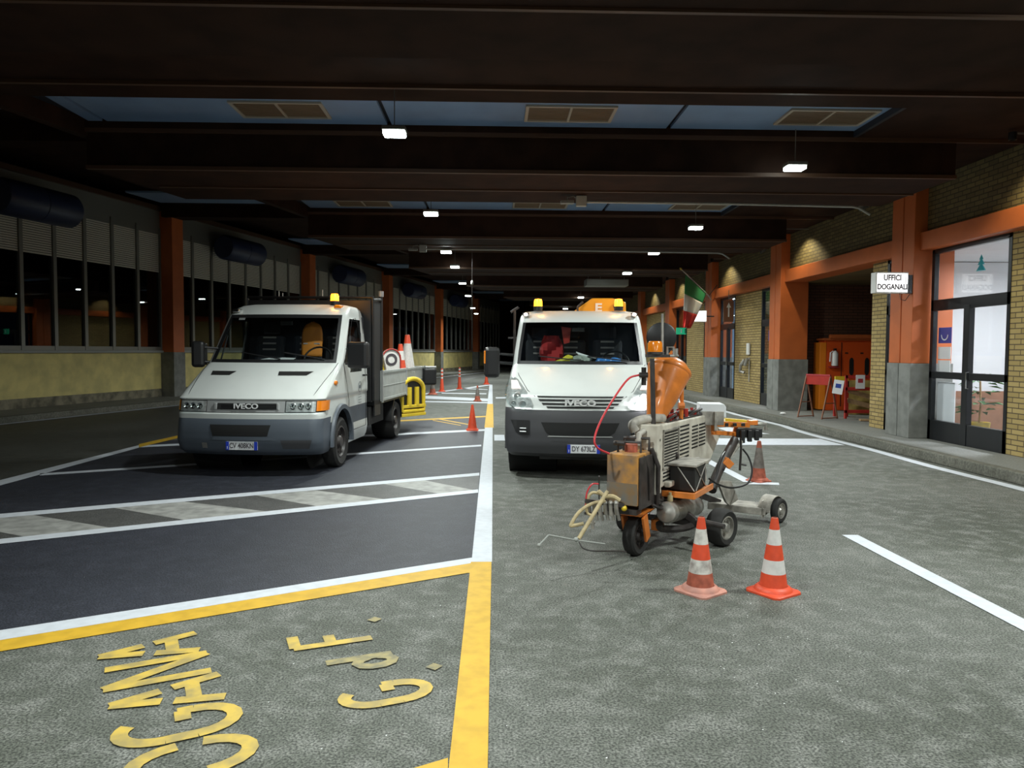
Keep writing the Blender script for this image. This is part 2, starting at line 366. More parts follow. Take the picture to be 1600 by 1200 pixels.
flat('right_edge_line', [[(xe(y), y), (xe(y)+.17, y), (xe(y+.7)+.17, y+.7), (xe(y+.7), y+.7)] for y in ys], 'wpaint', .005)
flat('lane_dashes', [[(3.06, 1.2), (3.20, 1.2), (3.20, 6.3), (3.06, 6.3)], [(3.08, 8.9), (3.22, 8.9), (3.22, 12), (3.08, 12)], [(3.08, 8.75), (3.45, 8.7), (3.5, 8.85), (3.22, 8.9)]], 'wpaint', .005)
flat('stop_line', [gp((1040, 685), (1281, 686), (1320, 696), (1040, 695.5)), gp((1120, 669), (1140, 668), (1203, 678.5), (1150, 679))], 'wpaint', .0055)

# lettering on the road: stencil strokes in a letter frame
def arc(cx, cy, rx, ry, a0, a1, n=9): return [(cx+rx*math.cos(a0+(a1-a0)*i/n), cy+ry*math.sin(a0+(a1-a0)*i/n)) for i in range(n+1)]
LET = {
 'A': [[(0, 0), (.22, .45)], [(1, 0), (.78, .45)], [(.12, .27), (.88, .27)], [(.29, .56), (.5, 1)], [(.71, .56), (.5, 1)]],
 'N': [[(.05, 0), (.05, .48)], [(.05, .48), (.05, 1)], [(.05, 1), (.95, 0)], [(.95, 0), (.95, 1)]],
 'O': [arc(.5, .58, .45, .38, PI*.98, 0.02*PI), arc(.5, .42, .45, .38, PI*1.02, 1.98*PI)],
 'G': [arc(.5, .62, .45, .36, PI*.30, PI*1.0), arc(.5, .36, .45, .34, PI*1.0, PI*2.0), [(.05, .62), (.05, .36)], [(.95, .36), (.95, .50)], [(.95, .46), (.6, .46)]],
 'D': [[(.08, 0), (.08, 1)], [(.08, .98), (.5, .98)]+arc(.5, .55, .42, .43, PI/2, .04*PI), [(.08, .02), (.5, .02)]+arc(.5, .45, .42, .43, -PI/2, -.04*PI)],
 'F': [[(.1, 0), (.1, .95)], [(.1, .93), (.95, .93)], [(.1, .5), (.7, .5)]],
 'd': [[(.95, 0), (.95, 1)], arc(.5, .3, .4, .27, .1*PI, 1.9*PI)], '.': [[(.4, .02), (.6, .12)]]}
def letter(ch, c, upv, wd, ht, th):
    """stencil strokes as mitred strips in the letter frame; returns quads with a stroke index"""
    u = Vector((*upv, 0)).normalized(); r = Vector((u.y, -u.x, 0)); out = []
    for si, stk in enumerate(LET[ch]):
        P = [Vector(c)+r*((x-.5)*wd)+u*((y-.5)*ht) for x, y in stk]; A = []; B = []
        for i in range(len(P)):
            t = (P[min(i+1, len(P)-1)]-P[max(i-1, 0)]).normalized(); n_ = Vector((t.y, -t.x, 0))*th/2
            A.append(P[i]-n_); B.append(P[i]+n_)
        for i in range(len(P)-1): out.append((si, [A[i], B[i], B[i+1], A[i+1]]))
    return out
upv = (-.9, -.44); L = []
base = Vector((-1.33, 3.10, 0)); step = Vector((-.163, .265, 0))
for i, ch in enumerate('DOGANA'): L.append((ch, base+step*(i-2)))
for k, (ch, cpos) in enumerate(L):
    b = MB()
    for j, p in letter(ch, cpos, upv, .262, .47, .066): b.poly([(q.x, q.y, .006+.0002*k+.0003*j) for q in p])
    o = b.build('painted_letter', 'ypale', floor); o['kind'] = 'structure'; o['label'] = 'worn yellow stencilled letter %s of the word on the road' % ch
for k, (ch, cpos, m_, wd, ht) in enumerate((('G', (-.49, 3.37, 0), 'ypale', .2, .4), ('.', (-.43, 3.60, 0), 'yfaint', .25, .35), ('d', (-.66, 3.70, 0), 'yfaint', .15, .34), ('F', (-.90, 4.03, 0), 'ypale', .2, .44), ('.', (-.835, 4.255, 0), 'yfaint', .25, .35))):
    b = MB()
    for j, p in letter(ch, cpos, (-.93, -.36), wd, ht, .062): b.poly([(q.x, q.y, .0065+.0002*k+.0003*j) for q in p])
    o = b.build('painted_letter', m_, floor); o['kind'] = 'structure'

# ---------------- right side: kerb, pavement, wall
b = MB(); b.box(6.40, 6.55, -6, YEND, 0, .15, 0)
struct(b.build('kerb_right', 'kerb', bevel=.015), 'stone kerb along the right pavement')
b = MB(); b.box(6.55, 12, -6, YEND, 0, .148, 0)
struct(b.build('pavement_right', 'walk'), 'grey concrete pavement on the right')
COLY = [6.55, 12.3, 18.05, 23.8, 29.55, 35.3, 41.05, 46.8, 52.5]
WX = 7.42
for i, y in enumerate(COLY):
    b = MB(); b.box(7.08, 7.78, y, y+.33, 1.42, 4.62); b.box(7.08, 7.78, y+.36, y+.7, 1.42, 4.62); b.box(7.10, 7.78, y+.32, y+.37, 1.42, 4.62)
    c_ = struct(b.build('pillar', 'orange', bevel=.008), ORD[i]+' orange pillar with grey stone foot on the right')
    b = MB(); b.box(7.06, 7.80, y-.02, y+.335, .15, 1.42); b.box(7.06, 7.80, y+.355, y+.72, .15, 1.42); b.box(7.08, 7.79, y+.3, y+.4, .15, 1.415)
    struct(b.build('pillar_foot', 'stone', c_, bevel=.006))
for i in range(len(COLY)-1):
    b = MB(); b.box(7.18, 7.70, COLY[i]+.7, COLY[i+1], 3.32, 3.62)
    struct(b.build('lintel', 'orange', bevel=.01), ORD[i]+' orange lintel beam between pillars on the right')
b = MB(); b.box(7.3, 7.6, -6, YEND, 3.62, 4.62)
b.box(7.3, 7.6, -6, COLY[0], .15, 3.62)
struct(b.build('wall_right', 'bricku'), 'rough yellow brick wall band above the orange lintels')
def pier(y0, y1, lab):
    b = MB(); b.box(WX-.04, WX+.3, y0, y1, .15, 3.33); struct(b.build('wall_right', 'brick'), lab)
pier(COLY[0]+.7, 10.35, 'yellow brick wall right of the lit office door')
pier(13.65, 14.2, 'narrow brick pier left of the lit sign pillar')
pier(20.1, 22.3, 'brick pier with wall handle between window and door')
pier(25.6, 27.9, 'brick pier behind the flag')
pier(30.3, 35.3, 'brick wall beyond the fourth pillar'); pier(36, 41.1, 'brick wall farther on the right'); pier(41.7, 46.8, 'brick wall near the far end'); pier(47.5, YEND, 'brick wall at the far end')
# alcove with the orange cabinet
b = MB(); b.box(WX+.0, 11.5, 18.75, 18.95, .15, 3.4); b.box(11.3, 11.5, 14, 18.9, .15, 3.4); b.box(WX+.26, 11.5, 14.05, 14.2, .15, 3.4)
struct(b.build('wall_alcove', 'brickd'), 'dark brown brick walls of the alcove')
b = MB(); b.box(7.7, 11.5, 14.1, 18.9, 3.33, 3.45); struct(b.build('ceiling_alcove', 'bricku'), 'tan ceiling of the alcove')

def door(y0, y1, z1, label, n, panes=2, split=2.15, mid=1.12, bottom=.33, name='door'):
    """dark framed glazed door in the right wall, frame facing -X, leaves side by side along Y"""
    o = MB(); x0, x1 = WX-.05, WX+.03; fr = .07
    o.box(x0, x1, y0, y0+fr, .15, z1); o.box(x0, x1, y1-fr, y1, .15, z1); o.box(x0, x1, y0, y1, z1-fr, z1)
    o.box(x0, x1, y0, y1, split+.15, split+.33)
    o.box(x0, x1, y0, y1, .15, .15+bottom)
    o.box(x0, x1, y0, y1, mid+.06, mid+.17)
    wdt = (y1-y0)/panes
    for k in range(1, panes): o.box(x0-.01, x1, y0+k*wdt-.07, y0+k*wdt+.07, .15, split+.2)
    fo = struct(o.build('%s_%d' % (name, n), 'blackm', bevel=.004), label)
    g = MB(); g.box(WX-.006, WX+.006, y0+.02, y1-.02, .3, z1-.02); gg = struct(g.build('glass_pane', 'oglass', fo))
    for k in range(panes):
        if panes > 1:
            h = MB(); yy = y0+wdt+(.10 if k else -.10); h.tube([(x0-.01, yy, 1.05), (x0-.05, yy, 1.05), (x0-.05, yy, 1.3), (x0-.01, yy, 1.3)], .009); struct(h.build('door_handle', 'chrome', fo))
            break
    return fo
door(10.35, 12.25, 3.32, 'dark framed double glass door of the lit office', 1)
door(13.0, 13.65, 3.32, 'narrow dark framed glass window behind the sign pillar', 1, 1, name='window')
door(18.85, 20.1, 3.32, 'tall narrow window with blue notices beside second pillar', 2, 1, name='window')
door(22.3, 23.75, 3.32, 'glass door under the brown arrow sign', 2)
door(24.55, 25.6, 3.32, 'dark window beyond the third pillar', 3, 1, name='window')
door(27.9, 29.5, 3.32, 'dark door under the green exit sign', 3)
# offices behind the glass
def room(y0, y1, nm, m, dep=3.6):
    X0, X1 = WX+.32, WX+dep; o = None
    for bx in ((X1, X1+.1, y0-.1, y1+.1, .15, 3.33), (X0, X1, y0-.1, y0, .15, 3.33), (X0, X1, y1, y1+.1, .15, 3.33)):
        o = struct(MB().box(*bx).build('wall_office', m), 'pale inner wall of the %s' % nm)
    struct(MB().box(X0, X1, y0, y1, 3.34, 3.4).build('ceiling_office', m), 'pale ceiling of the %s' % nm)
room(8.3, 13.9, 'office', 'iwall'); room(19.0, 23.9, 'far office', 'iblue')
b = MB(); b.box(WX+.3, 11.1, 24.4, 29.9, .15, .16); b.box(10.9, 11, 24.4, 29.9, .15, 3.33); struct(b.build('wall_dark_office', 'hole'), 'dark room behind far door')
def arealight(name, loc, size, energy, col=(1, 1, 1), rot=(0, 0, 0), spread=PI, sy=None):
    l = bpy.data.lights.new(name, 'AREA'); l.energy = energy; l.size = size; l.color = col; l.spread = spread
    if sy: l.shape = 'RECTANGLE'; l.size_y = sy
    o = bpy.data.objects.new(name, l); C.objects.link(o); o.location = loc; o.rotation_euler = rot; return o
for (x, y, e, lab) in ((9.0, 11.2, 190, 'fluorescent ceiling lamp inside the lit office by the double door'), (9.0, 21.3, 110, 'fluorescent ceiling lamp inside the far office')):
    t = thing('tube_lamp', lab, 'lamp', (x, y, 3.2))
    MB().box(-.07, .07, -.7, .7, .02, .13).build('housing', 'signbody', t); MB().tube([(0, -.62, 0), (0, .62, 0)], .022).build('tube', 'tube', t, smooth=True)
    arealight('office_light', (x, y, 3.14), .3, e, (.92, .96, 1), sy=1.2)
# things in the office
o = MB().box(WX+.015, WX+.022, 11.78, 12.12, 1.76, 2.02).build('poster', 'blueink'); tag(o, 'blue poster inside the left leaf of the office door', 'poster')
T_ = Matrix.Translation((WX+.010, 11.95, 1.90)) @ Matrix.Rotation(-PI/2, 4, 'Z') @ Matrix.Rotation(PI/2, 4, 'X')
b = MB(); b.lathe([(.075, 0), (.085, .003), (.095, 0)], 20, T_ @ Matrix.Rotation(0, 4, 'X'), a0=PI, a1=2*PI); b.build('swoosh_mark', 'paper', o)
for k, (z0, z1) in enumerate(((1.50, 1.70), (1.2, 1.48))):
    tag(MB().box(WX+.015, WX+.022, 11.79, 12.12, z0, z1).build('notice', 'paper'), 'white notice sheet %s below the blue poster' % ('directly', 'lowest,')[k], 'notice')
tag(MB().box(WX+.2, WX+.22, 11.2, 12.1, .35, 3.2).build('door_blind', 'iwall'), 'pale blind behind left leaf of office door', 'blind') if False else None
t = thing('potted_palm', 'green leafy potted plant inside the office door', 'plant', (8.12, 12.05, .15))
MB().lathe([(.001, 0), (.13, 0), (.17, .3), (.15, .3), (.13, .26), (.001, .26)], 20).build('pot', 'ypale', t, smooth=True)
b = MB()
for i in range(46):
    a = random.random()*2*PI; r = .2+.28*random.random(); z = .45+.65*random.random(); L_ = .22
    c0 = Vector((math.cos(a)*r*.4, math.sin(a)*r*.4, z)); c1 = c0+Vector((math.cos(a)*L_, math.sin(a)*L_, .02-.1*random.random())); s_ = Vector((-math.sin(a), math.cos(a), 0))*.05
    b.add([c0, (c0+c1)/2+s_+Vector((0, 0, .03)), c1, (c0+c1)/2-s_+Vector((0, 0, .03))], [(0, 1, 2, 3)])
b.build('foliage', 'leaf', t); MB().tube([(0, 0, .2), (.02, 0, .6), (0, 0, 1.0)], .015).build('stem', 'wood', t)
o = MB().box(8.25, 10.6, 12.9, 13.0, .15, .92).build('room_divider', 'pavbrick'); tag(o, 'low terracotta divider behind the office plant', 'divider')
o = MB().box(WX+.06, WX+.08, 11.72, 12.18, .35, 1.12).build('white_board', 'iwall'); tag(o, 'plain white board standing behind the lower left door pane', 'board')
o = MB().lathe([(.001, .2), (.06, .1), (.03, .1), (.1, .0), (.04, 0), (.14, -.12), (.001, -.12)], 10, Matrix.Translation((WX+.18, 11.35, 2.98)) @ Matrix.Diagonal((.3, .75, .8, 1))).build('tree_ornament', 'teal', smooth=True); tag(o, 'small teal tree shaped ornament hung behind the door transom', 'ornament')
for k, (z, h) in enumerate(((1.9, .28), (.8, .22))):
    o = MB().box(WX-.07, WX-.06, 18.95, 19.5, z, z+h).build('notice', 'blueink'); tag(o, '%s blue notice on the tall window by second pillar' % ('upper', 'lower')[k], 'notice')
    MB().box(WX-.075, WX-.07, 19.05, 19.2, z+.05, z+h-.08).build('notice_print', 'paper', o)

# ---------------- left side: kerb, wall, windows
b = MB(); lbox(b, 0, 62, 1.45, 1.62, 0, .13); struct(b.build('kerb_left', 'kerb'), 'kerb stones under the left facade')
b = MB(); lbox(b, 0, 66, 0, 1.46, 0, .128); struct(b.build('pavement_left', 'walk'), 'narrow grey pavement under the left facade')
b = MB(); lbox(b, -4, 66, -.25, 0, .35, 1.48); struct(b.build('wall_left', 'yplaster'), 'yellow plaster wall below the left windows')
b = MB(); lbox(b, -4, 66, -.26, .012, .1, .37); struct(b.build('baseboard_left', 'plbase'), 'stained plinth of the yellow wall')
b = MB(); lbox(b, -4, 66, -.25, .09, 1.48, 1.55); struct(b.build('trim_1', 'sill', bevel=.006), 'grey stone sill under the left windows')
LCOL = [-2, 6.4, 14.9, 23.1, 31.5, 40.0, 48.6, 57.5]
for i, y in enumerate(LCOL):
    b = MB(); lbox(b, y, y+.5, -.2, .45, 1.5, 5.9); c_ = struct(b.build('pillar', 'orange', bevel=.008), ORD[i]+' orange pillar of the left facade')
    b = MB(); lbox(b, y-.01, y+.51, -.2, .46, .1, 1.5); struct(b.build('pillar_foot', 'stone', c_))
    y1 = (LCOL[i+1] if i+1 < len(LCOL) else 66)
    f = MB(); n_ = 8; sp = (y1-y-.5)/n_
    for k in range(n_+1): lbox(f, y+.5+k*sp-.05, y+.5+k*sp+.05, -.1, .05, 1.55, 5.3)
    lbox(f, y+.5, y1, -.1, .04, 1.55, 1.66); lbox(f, y+.5, y1, -.12, .02, 5.1, 5.9)
    wf = struct(f.build('window_%d' % (i+10), 'alu'), ORD[i]+' row of tall panes in the left facade')
    g = MB(); lbox(g, y+.5, y1, -.02, -.01, 1.6, 5.1); struct(g.build('glass_pane', 'dglass', wf))
    bl = MB()
    nsl = 20
    for s in range(nsl):
        z0 = 3.95+(5.12-3.95)*s/nsl
        for k in range(n_): lbox(bl, y+.5+k*sp+.06, y+.5+(k+1)*sp-.06, -.005, .012, z0, z0+.044)
    if i == 2:
        pass
    struct(bl.build('blind', 'blind', wf))
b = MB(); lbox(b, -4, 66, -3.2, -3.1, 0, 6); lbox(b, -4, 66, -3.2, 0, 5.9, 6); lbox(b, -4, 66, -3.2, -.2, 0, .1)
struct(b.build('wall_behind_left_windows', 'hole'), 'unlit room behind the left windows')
# navy drum air heaters high on the facade
first = None
for i, y in enumerate((18.1, 26.3, 34.8, 43.3, 51.9)):
    if first is None:
        t = first = thing('air_heater', ORD[i]+' navy drum air heater high on the left facade', 'air heater', LP(y, .6, 5.05), -math.atan(kx), 'drum heaters on the left facade')
        MB().lathe([(.001, -.9), (.36, -.9), (.42, -.82), (.42, .1)], 28, Tm((0, 0, 0), -PI/2)).build('drum', 'navy', t, smooth=True)
        MB().lathe([(.42, .12), (.42, 1.1), (.36, 1.18), (.001, 1.18)], 28, Tm((0, 0, 0), -PI/2)).build('front_drum', 'navy', t, smooth=True)
        [MB().box(-.58, -.38, y_, y_+.1, -.05, .05).build('bracket', 'alu', t) for y_ in (-.5, .6)]
    else:
        t = copy_tree(first, None, ORD[i]+' navy drum air heater high on the left facade'); t.location = LP(y, .6, 5.05)
b = MB(); lbox(b, -4, 66, .0, .12, 5.82, 5.95); struct(b.build('trim_2', 'trimc'), 'pale edge along the top of the left facade')

# ---------------- ceiling
def GX(Y): return -7.9+kx*Y
CZ = 4.5
BAY = 5.8; BZ = 3.98; S0 = 8.75
slabs = MB(); Ys = []
k0 = -4
edges = []
for k in range(k0, 11):
    sl0 = S0+BAY*k; edges.append((sl0, sl0+1.2))
prev = -14.8
for (a, b_) in edges:
    if a > prev:
        slabs.prism([(GX(prev), prev, CZ), (7.35, prev, CZ), (7.35, a, CZ), (GX(a), a, CZ)], (0, 0, .1))
    slabs.prism([(4.9, a, CZ), (7.35, a, CZ), (7.35, b_, CZ), (4.9, b_, CZ)], (0, 0, .1))
    prev = b_
slabs.prism([(GX(prev), prev, CZ), (7.35, prev, CZ), (7.35, YEND+3, CZ), (GX(YEND+3), YEND+3, CZ)], (0, 0, .1))
slabs.prism([(-24, -15, 6.3), (10, -15, 6.3), (10, YEND+3, 6.3), (-24, YEND+3, 6.3)], (0, 0, .1))
struct(slabs.build('ceiling', 'ceil'), 'dark brown ceiling of the hall')
b = MB(); lipb = MB()
for (a, e_) in edges:
    y0 = e_+.05; y1 = y0+1.95
    b.prism([(GX(y0), y0, BZ), (6.3, y0, BZ), (6.3, y1, BZ), (GX(y1), y1, BZ)], (0, 0, CZ-BZ))
    lipb.box(GX(y0), 6.3, y0-.03, y0+.02, BZ-.01, BZ+.04); lipb.box(GX(y0), 7.3, e_, e_+.04, CZ-.05, CZ)
    lipb.box(GX(a), 7.3, a-.55, a-.5, CZ-.04, CZ); lipb.box(GX(y1), 6.3, y0+1.0, y0+1.04, BZ-.02, BZ+.01)
struct(b.build('ceiling_beam', 'ceil', bevel=.01), 'deep brown cross beams under the ceiling'); struct(lipb.build('trim_3', 'trimc'), 'thin pale edges of the cross beams')
b = MB(); b.prism([(GX(-14)-.12, -14, 4.4), (GX(-14)+.02, -14, 4.4), (GX(YEND)+.02, YEND, 4.4), (GX(YEND)-.12, YEND, 4.4)], (0, 0, 1.9))
struct(b.build('trim_4', 'ceil'), 'long edge beam where the ceiling steps up on the left')
# upper ceiling strips on the left part
for i, (a, e_) in enumerate(edges):
    if not (-2 < a < 45): continue
    p = MB(); X1 = 4.85
    for (xa, xb) in ((GX(a)+.1, -5.13), (-5.07, -1.41), (-1.35, 2.30), (2.36, X1)):
        xa = max(xa, GX(e_)+.08)
        if xb-xa < .1: continue
        p.box(xa, xb, a+.02, e_-.02, CZ+.08, CZ+.12)
    struct(p.build('ceiling_panel', 'blue'), 'blue ceiling panels in a slot between beams')
    p = MB(); p.box(GX(a), X1+.1, a-.01, e_+.01, CZ+.13, CZ+.2); p.box(X1, X1+.05, a, e_, CZ, CZ+.12); struct(p.build('ceiling_slot', 'joint'))
b = MB(); b.prism([(-17.5, -15, 6.0), (GX(-15), -15, 6.0), (GX(YEND), YEND, 6.0), (LWX(YEND), YEND, 6.0)], (0, 0, .2)); struct(b.build('ceiling', 'ceil'), 'higher dark ceiling over the left lane')
for k in range(-1, 7):
    y0 = 12.4+8.5*k; p = MB(); p.prism([(LWX(y0, .6), y0, 5.93), (GX(y0)-.25, y0, 5.93), (GX(y0+1.4)-.25, y0+1.4, 5.93), (LWX(y0+1.4, .6), y0+1.4, 5.93)], (0, 0, .05)); struct(p.build('ceiling_panel', 'blue'), ORD[k+1]+' dim blue strip of the higher left ceiling')
    y0 = LCOL[min(k+1, 7)]-.2; b = MB(); b.prism([(LWX(y0, .2), y0, 5.62), (GX(y0)-.16, y0, 5.62), (GX(y0+.6)-.16, y0+.6, 5.62), (LWX(y0+.6, .2), y0+.6, 5.62)], (0, 0, .38)); struct(b.build('ceiling_beam', 'ceil'), ORD[k+1]+' cross beam of the higher left ceiling')
# end walls
b = MB(); b.box(-22, 13, YEND+2, YEND+2.2, 0, 6.3); struct(b.build('wall_far', 'ceil'), 'dark far end of the hall')
b = MB(); b.box(-22, 13, -15.2, -15, 0, 6.3); struct(b.build('wall_back', 'stone'), 'wall behind the viewer')
# vents
vfirst = None; names = ['left', 'middle', 'right']; vi = 0
for bi, (a, e_) in enumerate(edges):
    if not (5 < a < 45): continue
    for j, x in enumerate((-2.64, .95, 4.2)):
        if x-.6 < GX(a)+.1: continue
        lab = '%s slotted vent in the %s blue ceiling strip' % (names[j], ORD[int(round((a-S0)/BAY))])
        if vfirst is None:
            vfirst = t = thing('ceiling_vent', lab, 'vent', (x, a+.6, CZ+.08), 0, 'vents in the blue ceiling strips')
            f = MB(); f.box(-.56, .56, -.30, -.26, -.025, 0); f.box(-.56, .56, .26, .30, -.025, 0); f.box(-.56, -.52, -.30, .30, -.025, 0); f.box(.52, .56, -.30, .30, -.025, 0); f.box(-.015, .015, -.30, .30, -.025, 0)
            f.build('frame', 'ventf', t)
            for s_ in (-1, 1):
                g = MB()
                for q in range(11): g.box(*( sorted((s_*.02, s_*.515))), -.255+q*.046, -.228+q*.046, -.018, -.004)
                g.build('grille', 'vent', t)
        else:
            t = copy_tree(vfirst, None, lab); t.location = (x, a+.6, CZ+.08)
# lamps
lfirst = None
def lampspots():
    for i, y in enumerate(LEFT_LAMPS): yield 'left', i, -1.1, y
    for i, y in enumerate(RIGHT_LAMPS): yield 'right', i, 3.92, y
for side, i, x, y in lampspots():
    lab = 'square LED floodlight, %s lamp of the %s ceiling row' % (ORD[i-3] if i > 2 else ('overhead', 'rearmost overhead', 'farthest overhead')[2-i], side)
    if lfirst is None:
        lfirst = t = thing('floodlight', lab, 'lamp', (x, y, LAMP_Z), 0, 'LED floodlights under the ceiling')
        b = MB(); b.box(-.13, .13, -.10, .10, .012, .06); b.build('housing', 'alu', t, bevel=.01)
        b = MB(); b.box(-.12, .12, -.09, .09, -.03, .012); b.build('lens', 'led', t, bevel=.01)
        b = MB(); b.tube([(0, 0, 0), (0, 0, 1)], .005); rd_ = b.build('rod', 'alu', t); rd_.location = (0, 0, .05)
    else:
        t = copy_tree(lfirst, None, lab); t.location = (x, y, LAMP_Z)
    fz = (y-9.95) % BAY; top = BZ-LAMP_Z+.09 if fz < 2.05 else CZ-LAMP_Z
    zl = LAMP_Z if fz >= 2.05 else BZ-.09
    t.location.z = zl
    for ch in children(t):
        if ch.name.startswith('rod'): ch.scale.z = max(.02, (CZ-zl if fz >= 2.05 else BZ-zl)-.055)
    l = bpy.data.lights.new('floodlight_beam', 'AREA'); l.energy = LAMP_W*(1.15 if i < 3 else (1.15 if i > 6 else 1)); l.shape = 'RECTANGLE'; l.size = .24; l.size_y = .18; l.color = (.93, 1, .96); l.spread = math.radians(168)
    lo = bpy.data.objects.new('floodlight_beam', l); C.objects.link(lo); lo.location = (x, y, zl-.04)
# wall washers on the right brick: small lamps hidden up on the wall
wfirst = None
for i, y in enumerate((9.5, 17.0, 22.6, 28.4, 33.2)):
    lab = 'tiny wall spotlight above the %s lintel on the right' % ORD[i]
    t = thing('wall_spotlight', lab, 'lamp', (6.72, y, 4.40))
    MB().lathe([(.001, .06), (.05, .06), (.05, -.04), (.04, -.04), (.04, .04), (.001, .04)], 14).build('can', 'black', t, smooth=True)
    MB().bar((0, 0, .05), (.575, 0, .05), .02, .02).build('arm', 'alu', t)
    l = bpy.data.lights.new('wall_spotlight_beam', 'SPOT'); l.energy = 75; l.spot_size = math.radians(118); l.spot_blend = .6; l.color = (1, .93, .62); l.shadow_soft_size = .03
    lo = bpy.data.objects.new('wall_spotlight_beam', l); C.objects.link(lo); lo.location = (6.74, y, 4.34); lo.rotation_euler = (0, -math.radians(22), 0)

# conduit with floodlight and box
def conduit(Y, x0, x1, z, lab):
    t = thing('conduit', lab, 'conduit', (0, Y, z))
    MB().tube([(x0, 0, 0), ((x0+x1)/2, 0, -.005), (x1-.1, 0, -.03), (x1, 0, -.05), (x1+.15, -.05, -.16)], .018).build('pipe', 'sill', t, smooth=True)
    b = MB(); b.box(x0-.16, x0, -.05, .03, -.07, .09); b.build('junction_box', 'sill', t, bevel=.008)
    b = MB(); b.box(x0-.40, x0-.2, -.12, .0, -.04, .0); b.tube([(x0-.3, -.06, 0), (x0-.3, -.06, .06), (x0-.2, -.03, .08), (x0-.16, -.02, .05)], .008); b.build('small_projector', 'alu', t)
conduit(11.35, 1.42, 5.65, 3.88, 'white cable conduit with junction box under the second beam'); conduit(16.7, -1.5, 5.2, 3.87, 'white cable conduit under a beam farther back')
t = thing('hanging_lamp', 'small bulb hanging on a thin cable from the ceiling', 'lamp', (-.5, 17.5, 0)); MB().tube([(0, 0, 4.0), (0, 0, 1.75)], .0035).build('cable', 'greased', t); MB().sphere((0, 0, 3.2), .035, 12, (1, 1, 1.7)).build('bulb', 'sill', t, smooth=True)
t = thing('air_unit', 'grey ventilation unit hanging below the far ceiling', 'ventilation unit', (3.75, 24.5, 3.75)); MB().box(-.7, .7, -.3, .3, 0, .22).build('casing', 'alu', t, bevel=.02); b = MB(); [b.tube([(x, 0, .2), (x, 0, .745)], .01) for x in (-.6, .6)]; b.build('rods', 'alu', t)

